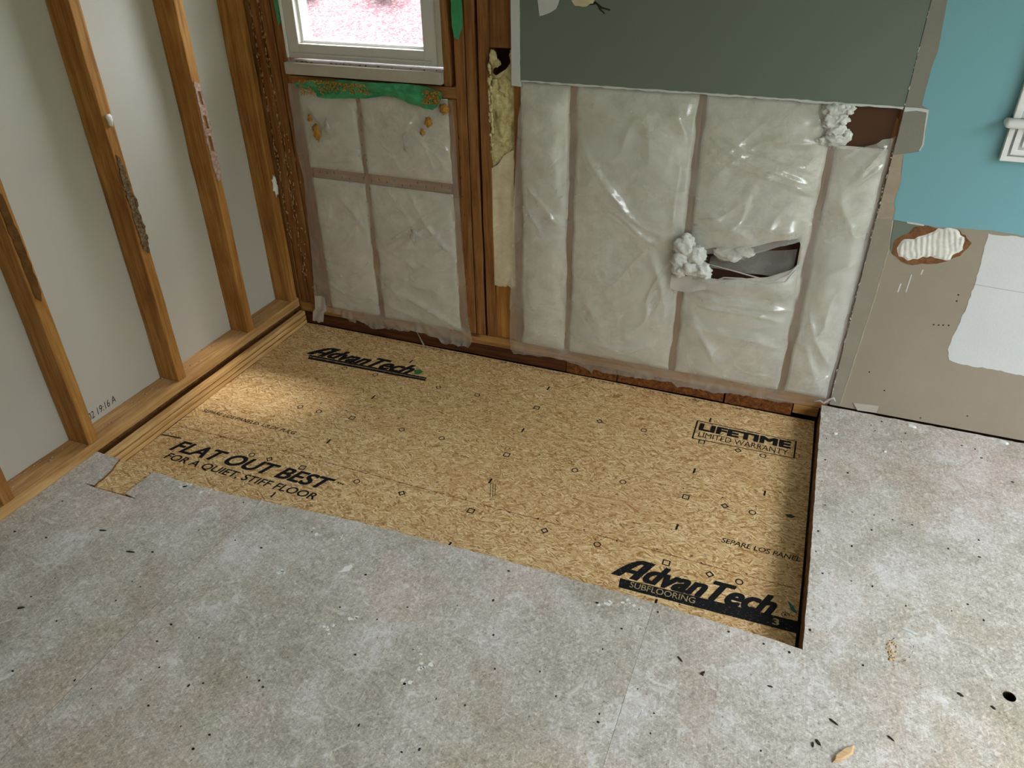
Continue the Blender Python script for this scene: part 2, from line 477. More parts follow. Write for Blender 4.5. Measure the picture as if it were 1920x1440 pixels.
def prism(name, outer, to3, d0, d1, mat, parent=None, holes=(), side=None):
    """polygon (with holes) in a plane, given real thickness between depths d0 (seen) and d1"""
    loops = [list(outer)] + [list(h) for h in holes]
    flat = [p for l in loops for p in l]
    tris = tessellate_polygon([[Vector((p[0], p[1], 0)) for p in l] for l in loops])
    n = len(flat)
    vs = [to3(p[0], p[1], d0) for p in flat] + [to3(p[0], p[1], d1) for p in flat]
    fs = [list(t) for t in tris] + [[i + n for i in reversed(t)] for t in tris]
    fm = [0] * len(fs)
    k = 0
    for l in loops:
        m = len(l)
        for i in range(m):
            a, b = k + i, k + (i + 1) % m
            fs.append([a, b, b + n, a + n])
            fm.append(1 if side else 0)
        k += m
    bm = bmesh.new()
    bv = [bm.verts.new(v) for v in vs]
    for f, i in zip(fs, fm):
        try:
            bm.faces.new([bv[j] for j in f]).material_index = i
        except ValueError:
            pass
    bmesh.ops.recalc_face_normals(bm, faces=bm.faces)
    bm.verts.index_update()
    V = [tuple(v.co) for v in bm.verts]
    F = [[v.index for v in f.verts] for f in bm.faces]
    FM = [f.material_index for f in bm.faces]
    bm.free()
    return add(name, V, F, mat, parent, mats=[mat, side] if side else None, fmat=FM if side else None)


XZ = lambda a, b, d: (a, d, b)      # back wall plane, depth = y
YZ = lambda a, b, d: (d, a, b)      # left wall plane, depth = x
XY = lambda a, b, d: (a, b, d)      # floor plane, depth = z


def lump(name, c, r, mat, parent=None, sub=3, amp=0.35, freq=2.2, seed=0):
    bm = bmesh.new()
    bmesh.ops.create_icosphere(bm, subdivisions=sub, radius=1)
    for v in bm.verts:
        d = v.co.normalized()
        k = 1 + amp * noise.fractal(d * freq + Vector((seed * 7.3, seed * 1.7, 0)), 0.9, 2.1, 4)
        v.co = Vector((c[0] + d.x * r[0] * k, c[1] + d.y * r[1] * k, c[2] + d.z * r[2] * k))
    return from_bm(name, bm, mat, parent, smooth=True)


def lumps(name, items, mat, parent=None, sub=2, amp=0.4, freq=2.0):
    """a mass of small lumps grown together, one mesh"""
    bm = bmesh.new()
    for i, (c, r) in enumerate(items):
        res = bmesh.ops.create_icosphere(bm, subdivisions=sub, radius=1)
        rr = r if isinstance(r, (tuple, list)) else (r, r, r)
        for v in res['verts']:
            d = v.co.normalized()
            k = 1 + amp * noise.fractal(d * freq + Vector((i * 3.7, i * 1.3, 0)), 1.1, 2.1, 3)
            v.co = Vector((c[0] + d.x * rr[0] * k, c[1] + d.y * rr[1] * k, c[2] + d.z * rr[2] * k))
    return from_bm(name, bm, mat, parent, smooth=True)


def tube(name, pts, r, mat, parent=None, n=6):
    vs, fs = [], []
    P = [Vector(p) for p in pts]
    for i, p in enumerate(P):
        t = (P[min(i + 1, len(P) - 1)] - P[max(i - 1, 0)]).normalized()
        a = t.cross(Vector((0.3, 1, 0.2))).normalized()
        b = t.cross(a)
        rr = r[i] if isinstance(r, (list, tuple)) else r
        for j in range(n):
            w = 2 * math.pi * j / n
            vs.append(tuple(p + a * math.cos(w) * rr + b * math.sin(w) * rr))
    for i in range(len(P) - 1):
        for j in range(n):
            fs.append([i * n + j, i * n + (j + 1) % n, (i + 1) * n + (j + 1) % n, (i + 1) * n + j])
    fs.append(list(range(n))[::-1])
    fs.append([(len(P) - 1) * n + j for j in range(n)])
    return add(name, vs, fs, mat, parent, smooth=True)


_text_cache = {}


def text_mesh(body, bold=0.0):
    key = (body, bold)
    if key in _text_cache:
        return _text_cache[key]
    cu = bpy.data.curves.new('lettering', 'FONT')
    cu.body = body
    cu.offset = bold
    cu.resolution_u = 5
    ob = bpy.data.objects.new('lettering', cu)
    COL.objects.link(ob)
    dg = bpy.context.evaluated_depsgraph_get()
    me = bpy.data.meshes.new_from_object(ob.evaluated_get(dg))
    vs = [tuple(v.co[:2]) for v in me.vertices]
    fs = [list(p.vertices) for p in me.polygons]
    bpy.data.objects.remove(ob)
    bpy.data.curves.remove(cu)
    bpy.data.meshes.remove(me)
    _text_cache[key] = (vs, fs)
    return vs, fs


def lettering(name, body, u0, u1, v0, v1, to3, d, mat, parent, heavy=0.0, shear=0.0, v_slope=0.0):
    """flat printed lettering filling the box u0..u1, v0..v1 of a plane; heavy = extra stroke width"""
    vs, fs = text_mesh(body)
    a0, a1 = min(v[0] for v in vs), max(v[0] for v in vs)
    b0, b1 = min(v[1] for v in vs), max(v[1] for v in vs)
    w = u1 - u0 - abs(shear) * (v1 - v0) - heavy
    hh = v1 - v0 - heavy * 0.7
    out, faces = [], []
    shifts = [(0, 0)] if not heavy else [(0.1, 0), (0.5, 0), (0.9, 0), (0.1, 0.7), (0.5, 0.7), (0.9, 0.7), (0, 0.35), (1, 0.35)]
    for n, (su, sv) in enumerate(shifts):
        k = len(out)
        for a, b in vs:
            fv = (b - b0) / (b1 - b0)
            fu = (a - a0) / (a1 - a0)
            out.append(to3(u0 + fu * w + shear * hh * fv + su * heavy, v0 + fv * hh + v_slope * fu + sv * heavy, d + n * 0.00004))
        faces += [[i + k for i in f] for f in fs]
    return add(name, out, faces, mat, parent)


def interp(tab, t):
    if t <= tab[0][0]:
        return tab[0][1]
    for (a, va), (b, vb) in zip(tab, tab[1:]):
        if t <= b:
            return va + (vb - va) * (t - a) / (b - a) if b > a else vb
    return tab[-1][1]


# ================================================================== FLOOR
ZP = -0.075                                        # top of the new board, below the old floor
floor = multi_box('floor', [(-0.12, RX + 0.12, FY - 0.1, 0.11, -0.16, -0.096)], 'dark')
tag(floor, kind='structure')

front = [(0.249, -1.147), (0.38, -1.152), (0.528, -1.150), (0.78, -1.128), (1.024, -1.112), (1.3, -1.104), (1.509, -1.101), (1.744, -1.100), (2.0, -1.108), (2.197, -1.115)]
fe = lambda x: interp(front, x)
S1, S2, GAP = 0.655, 1.837, 0.00035
nj = lambda pts, s, a=0.0025: jag(pts, a, 0.018, False, s)
pA = [(-0.1, FY), (S1 - GAP, FY), (S1 - GAP, fe(S1))] + nj([(x, fe(x)) for x in (S1 - GAP, 0.528, 0.38, 0.249)], 1)[1:] + \
     [(0.2505, -1.150), (0.247, -1.262), (0.30, -1.2675), (0.247, -1.270), (0.128, -1.272), (0.09, -1.268), (0.127, -1.266)] + \
     nj([(0.127, -1.266), (0.118, -1.19), (0.098, -1.138), (0.04, -1.132), (-0.02, -1.135)], 2, 0.002)[1:] + [(-0.1, -1.135)]
pB = [(S1 + GAP, FY), (S2 - GAP, FY), (S2 - GAP, fe(S2))] + nj([(x, fe(x)) for x in (S2 - GAP, 1.744, 1.509, 1.3, 1.024, 0.78, S1 + GAP)], 3)[1:]
ring = [(2.633 + 0.0135 * math.cos(a), -1.082 + 0.0135 * math.sin(a)) for a in [i * math.pi / 10 for i in range(20)]]
pC = [(S2 + GAP, FY), (RX, FY), (RX, -0.012)] + nj([(RX, -0.018), (3.0, -0.02), (2.18, -0.016)], 4, 0.0015)[1:] + \
     nj([(2.18, -0.016), (2.186, -0.4), (2.194, -0.8), (2.197, -1.115)], 5, 0.0008)[1:] + [(2.1985, -1.140), (2.1965, -1.1165)] + \
     nj([(x, fe(x)) for x in (2.196, 2.0, S2 + GAP)], 6)[1:]
for poly, hs in ((pA, ()), (pB, ()), (pC, (ring,))):
    prism('floor_panel', poly, XY, 0.0, -0.0955, 'floor', floor, hs, side='floor_side')

prism('floor_panel', [(-0.118, -1.134), (-0.032, -1.134), (-0.032, -0.002), (-0.118, -0.002)], XY, -0.0002, -0.0955, 'floor_side', floor)
rg = [(2.633 + 0.0134 * math.cos(i * math.pi / 10), -1.082 + 0.0134 * math.sin(i * math.pi / 10)) for i in range(20)]
add('painted_hole_shade', [(x, y, z) for z in (-0.003, -0.0953) for x, y in rg], [[i, (i + 1) % 20, 20 + (i + 1) % 20, 20 + i] for i in range(20)] + [list(range(20, 40))], 'dark', floor)  # near-black tube: the shade inside the round hole, put in as colour
# nail heads and small pits over the old floor
NAILS = [(2.206, -0.217), (2.208, -0.336), (2.205, -0.449), (2.219, -0.56), (2.207, -0.682), (2.206, -0.768), (2.227, -0.845), (2.294, -0.564), (2.352, -0.556), (2.401, -0.558), (2.452, -0.561), (2.346, -0.624), (2.296, -0.711), (2.298, -0.846), (2.349, -0.846), (2.433, -0.15), (2.613, -0.102), (2.665, -0.152), (2.651, -0.108), (2.739, -0.25), (2.62, -0.561), (2.54, -0.627), (2.615, -0.632), (2.374, -0.05), (2.353, -0.115), (2.341, -0.085), (2.447, -0.094), (2.276, -0.38), (2.427, -0.885), (2.532, -0.862), (2.603, -0.866), (2.209, -1.05), (2.168, -1.136), (2.109, -1.133), (2.026, -1.127), (2.33, -1.112), (2.135, -1.415), (1.852, -1.129), (1.989, -1.273), (2.571, -0.824), (1.103, -1.284), (1.259, -1.342), (1.375, -1.292), (1.453, -1.243), (1.496, -1.343), (1.755, -1.287), (1.637, -1.4), (1.859, -1.363), (1.693, -1.448), (1.512, -1.543), (1.317, -1.671), (1.434, -1.692), (1.466, -1.673), (1.799, -1.475), (1.796, -1.455), (1.907, -1.41), (1.911, -1.46), (1.781, -1.212), (1.806, -1.137), (1.207, -1.404), (1.537, -1.431), (1.445, -1.552), (1.452, -1.135), (1.702, -1.155), (1.212, -1.515), (0.095, -1.356), (0.568, -1.308), (0.692, -1.304), (0.507, -1.424), (0.779, -1.302), (0.335, -1.594), (0.33, -1.664), (0.339, -1.699), (0.547, -1.594), (0.459, -1.699), (0.537, -1.528), (0.571, -1.535), (0.736, -1.603), (0.741, -1.656), (0.829, -1.61), (0.801, -1.713), (0.786, -1.755), (1.011, -1.66), (0.9, -1.727), (0.927, -1.71), (1.043, -1.657), (0.697, -1.815), (0.852, -1.801), (0.956, -1.815), (1.028, -1.808), (1.018, -1.847), (1.101, -1.285), (1.099, -1.404), (0.611, -1.165), (0.792, -1.214), (0.076, -1.503), (0.182, -1.489), (0.643, -1.812), (0.486, -1.846), (1.062, -1.668)]
bm = bmesh.new()
rn = random.Random(3)
for (x, y) in NAILS:
    r = rn.uniform(0.0017, 0.0036)
    e = rn.uniform(0.7, 1.3)
    a0 = rn.uniform(0, 3)
    top = [bm.verts.new((x + r * e * math.cos(a0 + k * math.pi / 4), y + r / e * math.sin(a0 + k * math.pi / 4), 0.0009)) for k in range(8)]
    bot = [bm.verts.new((v.co.x, v.co.y, -0.0005)) for v in top]
    bm.faces.new(top)
    for k in range(8):
        bm.faces.new((top[k], bot[k], bot[(k + 1) % 8], top[(k + 1) % 8]))
tag(from_bm('nail_heads', bm, 'nail', floor), kind='stuff')

# ================================================================== NEW STRAND BOARD IN THE OPENING
panel = prism('subfloor_panel', [(0.0345, -0.012), (0.0345, -1.129), (-0.03, -1.131), (-0.03, -1.30), (2.188, -1.30), (2.186, -0.8), (2.179, -0.4), (2.171, -0.012)], XY, ZP, ZP - 0.0195, 'osb', None, side='osb')
tag(panel, 'tan strand board panel with black lettering, set into the cut-out in the old floor', 'floor panel')
ZT = ZP + 0.0006
fil = prism('filler_block', [(0.124, -1.2655), (0.246, -1.2605), (0.249, -1.150), (0.225, -1.130), (0.096, -1.132), (0.115, -1.19)], XY, -0.007, ZP + 0.0004, 'osb', None, side='osb')
tag(fil, 'small strand board piece filling the notch at the lower left corner of the opening', 'board')


def flat(name, poly, mat, z=ZT):
    return prism(name, poly, XY, z, ZP - 0.0002, mat, panel)




def brand(u0, u1, v0, v1, shear, slope):
    """heavy slanted brand name; the round-shouldered capital is drawn by hand"""
    hgt = v1 - v0
    w = u1 - u0 - shear * hgt
    cap = [(-0.06, 0.0), (-0.03, 0.2), (0.04, 0.45), (0.15, 0.7), (0.30, 0.9), (0.50, 1.0), (1.02, 1.0), (1.0, 0.0), (0.68, 0.0), (0.68, 0.26), (0.36, 0.26), (0.30, 0.0)]
    eye = [(0.42, 0.44), (0.68, 0.44), (0.68, 0.80), (0.56, 0.78), (0.47, 0.64)]
    f = lambda p: (u0 + p[0] * w * 0.165 + shear * hgt * p[1], v0 + p[1] * hgt)
    prism('brand_capital', [f(p) for p in cap], XY, ZT, ZP - 0.0002, 'print', panel, [[f(p) for p in eye]])
    lettering('brand_lettering', 'dvanTech', u0 + w * 0.178, u1, v0, v1 - 0.004, XY, ZT, 'print', panel, 0.0085, shear, slope)


brand(0.190, 0.690, -0.246, -0.168, 0.5, 0.0)
flat('logo_bar', [(0.206, -0.250), (0.741, -0.238), (0.745, -0.247), (0.211, -0.261)], 'print')
flat('logo_bar', [(0.212, -0.265), (0.744, -0.250), (0.748, -0.262), (0.219, -0.281)], 'print')
flat('leaf_print', [(0.668, -0.205), (0.690, -0.192), (0.708, -0.204), (0.702, -0.229), (0.684, -0.232)], 'print_green')
lettering('slogan_lettering', 'FLAT OUT BEST', 0.122, 0.755, -0.970, -0.910, XY, ZT, 'print', panel, 0.0055, 0.35, 0.010)
lettering('trademark_lettering', 'TM', 0.762, 0.788, -0.918, -0.909, XY, ZT, 'print', panel, 0.001)
lettering('slogan_lettering', 'FOR A QUIET, STIFF FLOOR', 0.138, 0.745, -1.018, -0.981, XY, ZT, 'print', panel, 0.0014, 0.2)
lettering('warranty_lettering', 'LIFETIME', 1.795, 2.106, -0.211, -0.167, XY, ZT, 'print', panel, 0.008)
lettering('warranty_lettering', 'LIMITED WARRANTY', 1.801, 2.100, -0.250, -0.220, XY, ZT, 'print', panel, 0.0)
for q in ([(1.781, -0.154), (2.122, -0.158), (2.122, -0.161), (1.781, -0.157)], [(1.783, -0.265), (2.123, -0.257), (2.123, -0.260), (1.783, -0.268)],
          [(1.781, -0.154), (1.783, -0.268), (1.788, -0.268), (1.786, -0.154)], [(2.117, -0.158), (2.118, -0.260), (2.123, -0.260), (2.122, -0.158)]):
    flat('warranty_border', q, 'print')
brand(1.697, 2.150, -0.976, -0.896, 0.42, 0.004)
flat('logo_bar', [(1.721, -0.983), (2.191, -0.962), (2.191, -1.003), (1.725, -1.016)], 'print')
lettering('product_lettering', 'SUBFLOORING', 1.752, 1.928, -1.006, -0.985, XY, ZT + 0.0006, 'print_pale', panel, 0.0, 0, 0.006)
lettering('product_lettering', '3', 2.126, 2.143, -0.996, -0.974, XY, ZT + 0.0006, 'print_pale', panel, 0.002)
lettering('registered_lettering', 'R', 2.1525, 2.1595, -0.9565, -0.9475, XY, ZT, 'print', panel, 0.001)
flat('registered_ring', [(2.156 + 0.0105 * math.cos(k * math.pi / 8), -0.952 + 0.0095 * math.sin(k * math.pi / 8)) for k in range(16)] + [(2.1665, -0.952), (2.1650, -0.952)] + [(2.156 + 0.0088 * math.cos(-k * math.pi / 8), -0.952 + 0.0078 * math.sin(-k * math.pi / 8)) for k in range(16)] + [(2.1648, -0.9521), (2.1664, -0.9521)], 'print')
flat('leaf_print', [(2.156, -0.898), (2.172, -0.914), (2.185, -0.938), (2.168, -0.930)], 'print_teal')
lettering('edge_lettering', 'SEPARE LOS PANELES 1/8 DE PULG', 0.070, 0.478, -0.742, -0.724, XY, ZT, 'print_worn', panel, 0.0006, 0.2)
lettering('edge_lettering', 'SEPARE LOS PANEL', 1.957, 2.179, -0.742, -0.722, XY, ZT, 'print_worn', panel, 0.0006, 0.15)


def ring_mesh(n, r0, r1, a0=0.0, sy=1.0):
    vs = [(r * math.cos(a0 + k * 2 * math.pi / n), r * sy * math.sin(a0 + k * 2 * math.pi / n), 0) for r in (r1, r0) for k in range(n)]
    fs = [[k, (k + 1) % n, n + (k + 1) % n, n + k] for k in range(n)]
    me = bpy.data.meshes.new('printed_mark')
    me.from_pydata(vs, [], fs)
    me.materials.append(M['print'])
    return me


MARK = {'o': ring_mesh(14, 0.0078, 0.0112), 's': ring_mesh(4, 0.0105, 0.0155, math.pi / 4), 'd': ring_mesh(4, 0.0075, 0.0130)}
me = bpy.data.meshes.new('printed_dash')
me.from_pydata([(-0.003, -0.013, 0), (0.003, -0.013, 0), (0.004, 0.013, 0), (-0.002, 0.013, 0)], [], [[0, 1, 2, 3]])
me.materials.append(M['print'])
MARK['i'] = me
marks = [('o', 0.478, -0.589), ('o', 0.395, -0.587), ('s', 0.614, -0.581), ('o', 0.818, -0.581), ('o', 0.973, -0.576), ('s', 1.22, -0.582), ('o', 1.46, -0.579), ('o', 1.622, -0.581), ('d', 0.816, -0.285), ('o', 0.978, -0.282), ('s', 1.217, -0.283), ('d', 1.457, -0.283), ('o', 1.618, -0.281), ('s', 1.824, -0.581), ('d', 1.943, -0.58), ('o', 2.026, -0.58), ('o', 0.82, -0.885), ('d', 0.984, -0.884), ('s', 1.223, -0.88), ('d', 1.463, -0.881), ('o', 1.625, -0.88), ('s', 1.827, -0.88), ('d', 1.948, -0.88), ('o', 2.028, -0.879), ('s', 1.819, -0.277), ('d', 1.942, -0.282), ('o', 2.023, -0.282), ('s', 0.613, -0.888), ('o', 0.411, -0.891), ('d', 0.482, -0.889), ('i', 1.213, -0.143), ('i', 1.22, -0.432), ('i', 1.222, -0.728), ('i', 0.613, -0.733), ('i', 1.224, -1.037), ('i', 0.606, -1.037), ('i', 1.831, -1.033), ('i', 1.825, -0.725), ('i', 1.824, -0.443), ('i', 2.05, -0.475), ('i', 0.616, -0.434), ('i', 0.625, -0.151), ('i', 1.824, -0.136), ('o', 0.4, -0.291), ('o', 0.541, -0.291)]
for kind, x, y in marks:
    o = bpy.data.objects.new('printed_mark' if kind != 'i' else 'printed_dash', MARK[kind])
    COL.objects.link(o)
    o.parent = panel
    o.location = Vector((x, y, ZT)) - wloc(panel)
# faint tick row along the back edge, red chalk line, ink smear, knot
bm = bmesh.new()
rn = random.Random(5)
x = 0.47
while x < 1.98:
    w, hgt = rn.uniform(0.003, 0.011), rn.uniform(0.003, 0.010)
    y0 = -0.030 + rn.uniform(-0.003, 0.003)
    if rn.random() < 0.86:
        bm.faces.new([bm.verts.new(c) for c in ((x, y0, ZT), (x + w, y0, ZT), (x + w, y0 + hgt, ZT), (x, y0 + hgt, ZT))])
    x += w + rn.uniform(0.002, 0.006) + (0.03 if rn.random() < 0.1 else 0)
tag(from_bm('edge_print_row', bm, 'print_worn', panel), kind='stuff')
cl = [(0.05, -0.845), (0.555, -0.832), (1.239, -0.840), (1.633, -0.841), (2.045, -0.848), (2.183, -0.846)]
flat('chalk_line', cl + [(x, y - 0.0028) for x, y in reversed(cl)], 'print_red')
flat('ink_streak', [(0.0365, -0.906), (0.118, -0.899), (0.118, -0.904), (0.0365, -0.911)], 'print')
for k in range(3):
    flat('ink_hatch', [(1.226 + 0.008 * k, -0.735), (1.228 + 0.008 * k, -0.735), (1.254 + 0.008 * k, -0.800), (1.252 + 0.008 * k, -0.800)], 'print_worn')
flat('dark_knot', jag([(2.12, -0.553), (2.135, -0.546), (2.150, -0.552), (2.140, -0.562), (2.125, -0.562)], 0.002, 0.006), 'nail')
rn = random.Random(8)
bm = bmesh.new()
for k in range(34):
    row = k % 2
    x = 0.1 + (k // 2) * 0.122 + rn.uniform(-0.02, 0.02)
    y = (-0.842 if row else -0.545) + rn.uniform(-0.006, 0.006)
    vs = [bm.verts.new((x + 0.0032 * math.cos(a * 1.047), y + 0.0026 * math.sin(a * 1.047), ZT + 0.0003)) for a in range(6)]
    bm.faces.new(vs)
for k in range(60):
    x, y, r = rn.uniform(0.08, 2.15), rn.uniform(-1.05, -0.05), rn.uniform(0.0012, 0.0026)
    bm.faces.new([bm.verts.new((x + r * math.cos(a * 1.047), y + r * math.sin(a * 1.047), ZT + 0.0003)) for a in range(6)])
tag(from_bm('nail_heads', bm, 'nail', panel), kind='stuff')

# ================================================================== LEFT STUD WALL
wl = multi_box('wall_left', [(-0.102, -0.0895, FY, 0.0, -0.0002, 2.44)], 'gyp_back')
tag(wl, kind='structure')
pl = board('bottom_plate', -0.0895, 0.0, FY, -0.004, 0.0, 0.038, 'plate_y', wl, 0.002, 'y', 40, 0.0015, 1)
strip = empty('floor_edge_strip', (0.015, -0.58, ZP))
tag(strip, 'pale layered plywood cut edge running along the foot of the left stud wall', 'plywood strip')
for k, (z0, z1, x1, mt) in enumerate(((-0.0745, -0.058, 0.0335, 'ply_edge'), (-0.058, -0.053, 0.031, 'ply_dark'), (-0.053, -0.036, 0.0335, 'ply_edge'), (-0.036, -0.031, 0.030, 'ply_dark'), (-0.031, -0.015, 0.033, 'ply_edge'))):
    board('ply_layer', 0.010 if z1 > -0.02 else -0.03, x1, -1.128, -0.016, z0, z1, mt, strip, 0.0012, 'y', 30, 0.0016, k)
YS = [(-1.462, 'stud'), (-1.151, 'stud'), (-0.743, 'stud'), (-0.348, 'stud'), (-0.051, 'stud')]
studs = []
for i, (y, mt) in enumerate(YS):
    studs.append(board('stud', -0.089, 0.0, y, y + 0.038, 0.0382, 2.44, mt, wl, 0.003, 'z', 24, 0.0025, i))
# adhesive left on the stud edges
prism('adhesive_residue', jag([(-1.150, 0.90), (-1.128, 0.86), (-1.120, 0.70), (-1.121, 0.57), (-1.130, 0.545), (-1.142, 0.56), (-1.146, 0.72)], 0.002, 0.02, seed=1), YZ, 0.0032, -0.002, 'residue_dark', studs[1])
prism('adhesive_residue', jag([(-0.736, 0.86), (-0.722, 0.84), (-0.710, 0.72), (-0.707, 0.56), (-0.716, 0.53), (-0.735, 0.55), (-0.738, 0.66)], 0.004, 0.01, seed=2), YZ, 0.0042, -0.002, 'residue_grey', studs[2])
rn = random.Random(4)
lumps('adhesive_crumbs', [((0.003, -0.722 + rn.uniform(-0.016, 0.016), z), (0.004, rn.uniform(0.003, 0.008), rn.uniform(0.004, 0.012))) for z in [0.56 + 0.012 * k for k in range(18)]], 'residue_grey', studs[2])
prism('adhesive_residue', jag([(-0.342, 1.00), (-0.318, 0.99), (-0.311, 0.86), (-0.310, 0.72), (-0.313, 0.665), (-0.330, 0.655), (-0.342, 0.70), (-0.346, 0.86)], 0.0035, 0.012, seed=3), YZ, 0.0042, -0.002, 'residue_pink', studs[3],
      holes=[[(-0.337, 0.89), (-0.322, 0.885), (-0.320, 0.84), (-0.335, 0.845)], [(-0.336, 0.97), (-0.324, 0.965), (-0.322, 0.92), (-0.335, 0.925)], [(-0.335, 0.82), (-0.320, 0.815), (-0.318, 0.76), (-0.334, 0.77)]])
lump('gypsum_scrap', (0.006, -0.724, 0.962), (0.008, 0.010, 0.017), 'chip', studs[2], 2, 0.6, seed=4)
lump('gypsum_scrap', (0.004, -0.028, 0.545), (0.006, 0.012, 0.038), 'chip', studs[4], 3, 0.6, 3.0, seed=5)
# batch stamp on the back of the drywall
lettering('batch_stamp', '02 19:16 A', -1.062, -0.940, 0.052, 0.079, YZ, -0.0887, 'grey_print', wl, 0.0, 0.1, 0.006)
# sawdust and paper shreds on the plate
rn = random.Random(9)
lumps('plate_debris', [((rn.uniform(-0.085, -0.03), y, 0.0385), (rn.uniform(0.002, 0.006), rn.uniform(0.003, 0.009), 0.0025)) for y in [rn.uniform(-1.40, -0.1) for _ in range(46)]], 'residue_pink', pl, 1)

# ================================================================== BACK WALL: sheathing with the two window openings
T0, T1 = 0.089, 0.104
def wall_with_holes(x0, x1, z0, z1, holes):
    xs = sorted({x0, x1, *[h[0] for h in holes], *[h[1] for h in holes]})
    bx = []
    for a, b in zip(xs, xs[1:]):
        hs = sorted([(h[2], h[3]) for h in holes if h[0] <= a + 1e-6 and h[1] >= b - 1e-6])
        z = z0
        for (p, q) in hs:
            bx.append((a, b, z, p))
            z = q
        bx.append((a, b, z, z1))
    return bx
R1 = (0.146, 0.80, 0.985, 1.97)
R2 = (W2[0] - 0.02, W2[1] + 0.02, W2[2] - 0.02, W2[3] + 0.02)
wb = multi_box('wall_back', [(a, b, T0, T1, z0, z1) for a, b, z0, z1 in wall_with_holes(-0.12, RX + 0.12, -0.096, 2.46, [R1, R2])], 'brown_board')
tag(wb, kind='structure')


def bstud(x0, x1, z0=0.02, z1=2.44, y0=0.0, y1=0.0885, mat='stud_back', s=0, j=0.002):
    return board('stud', x0, x1, y0, y1, z0, z1, mat, wb, 0.0025, 'z', 20, j, s)


s_corner = [bstud(0.013, 0.052, s=1), bstud(0.0565, 0.098, s=2), bstud(0.1035, 0.1415, s=3)]
bstud(-0.118, 0.0085, -0.09, s=20)
bstud(0.402, 0.438, 0.0205, 0.928, s=4)
bstud(0.1425, 0.178, 0.0205, 0.928, s=21)
bstud(0.776, 0.8135, 0.0205, 0.928, s=22)
bstud(0.815, 0.852, s=5)
bstud(0.8555, 0.891, s=6)
bstud(0.9015, 0.938, s=7)
bstud(1.026, 1.062, s=8)
bstud(1.219, 1.257, s=9)
bstud(1.629, 1.667, s=10)
bstud(2.020, 2.058, s=11)
bstud(2.190, 2.228, s=12)
board('blocking', 0.179, 0.4015, 0.0, 0.0885, 0.592, 0.630, 'plate_x', wb, 0.002, 'x', 6, 0.001, 21)
board('blocking', 0.4385, 0.7755, 0.0, 0.0885, 0.592, 0.630, 'plate_x', wb, 0.002, 'x', 6, 0.001, 22)
board('rough_sill', 0.142, 0.8145, 0.0, 0.0885, 0.929, 0.967, 'plate_x', wb, 0.002, 'x', 8, 0.001, 23)
board('blocking', 0.939, 1.0255, 0.012, 0.0885, 1.098, 1.45, 'stud_back', wb, 0.002, 'z', 4, 0.001, 24)
board('blocking', 0.939, 1.0255, 0.010, 0.0885, 0.021, 0.262, 'stud', wb, 0.002, 'z', 4, 0.001, 25)
board('bottom_plate', 0.004, 2.20, -0.001, 0.0885, -0.024, 0.019, 'plate_x', wb, 0.002, 'x', 40, 0.0018, 26)
for k, (a, b, mt) in enumerate(((0.009, 0.70, 'rim'), (0.702, 1.236, 'rim'), (1.240, 1.443, 'rim_osb'), (1.446, 1.848, 'rim_osb'), (1.853, 2.087, 'rim_osb'), (2.091, 2.176, 'rim_pale'))):
    board('rim_block', a, b, -0.006 + 0.002 * (k % 2), 0.0885, -0.0745 if k < 5 else -0.062, -0.0255, mt, wb, 0.002, 'x', 12, 0.0015, 30 + k)

def near_on(poly, x, z):
    best = None
    n = len(poly)
    for i in range(n):
        (x1, z1), (x2, z2) = poly[i], poly[(i + 1) % n]
        dx, dz = x2 - x1, z2 - z1
        t = max(0, min(1, ((x - x1) * dx + (z - z1) * dz) / max(1e-12, dx * dx + dz * dz)))
        px, pz = x1 + t * dx, z1 + t * dz
        d = (px - x) ** 2 + (pz - z) ** 2
        if best is None or d < best[0]:
            best = (d, px, pz)
    return best


# glass wool in the stud bays
def batt(x0, x1, z0, z1, s, hole_pts=None, over=0.009):
    """glass wool pressed into a bay; its soft edge laps a little over the timber faces"""
    x0, x1 = x0 - over, x1 + over
    nx, nz = max(6, int((x1 - x0) / 0.010)), max(6, int((z1 - z0) / 0.014))
    vs, fs = [], []
    for j in range(nz + 1):
        for i in range(nx + 1):
            u, v = i / nx, j / nz
            z = z0 + (z1 - z0) * v
            wob = 0.006 * noise.fractal(Vector((s * 3.7, z * 9, (u > 0.5) * 5)), 0.9, 2.0, 3) * abs(2 * u - 1) ** 4
            x = x0 + (x1 - x0) * u + wob
            e = min(1, min(u, 1 - u) * (x1 - x0) / 0.04) * min(1, min(v, 1 - v) * (z1 - z0) / 0.05)
            y = -0.0030 - 0.0022 * e + 0.0012 * e * noise.fractal(Vector((x * 14, z * 14, s)), 0.9, 2.0, 3)
            vs.append((x, y, z))
    W = nx + 1
    hole, lost = (inpoly(hole_pts) if hole_pts else None), set()
    for j in range(nz):
        for i in range(nx):
            a = j * W + i
            if hole and hole(sum(vs[k][0] for k in (a, a + 1, a + W + 1, a + W)) / 4, sum(vs[k][2] for k in (a, a + 1, a + W + 1, a + W)) / 4):
                lost.update((a, a + 1, a + W + 1, a + W))
                continue
            fs.append([a, a + 1, a + W + 1, a + W])
    for q in lost & {q for f in fs for q in f}:
        b = near_on(hole_pts, vs[q][0], vs[q][2])
        vs[q] = (b[1], vs[q][1] + 0.004, b[2])
    k = len(vs)
    rim = [i for i in range(W)] + [j * W + nx for j in range(1, nz + 1)] + [nz * W + i for i in range(nx - 1, -1, -1)] + [j * W for j in range(nz - 1, 0, -1)]
    for q, i in enumerate(rim):
        vs.append((vs[i][0], -0.0026, vs[i][2]))
    n = len(rim)
    for q in range(n):
        fs.append([rim[q], k + q, k + (q + 1) % n, rim[(q + 1) % n]])
    return add('insulation_batt', vs, fs, 'batt', wb, smooth=True)


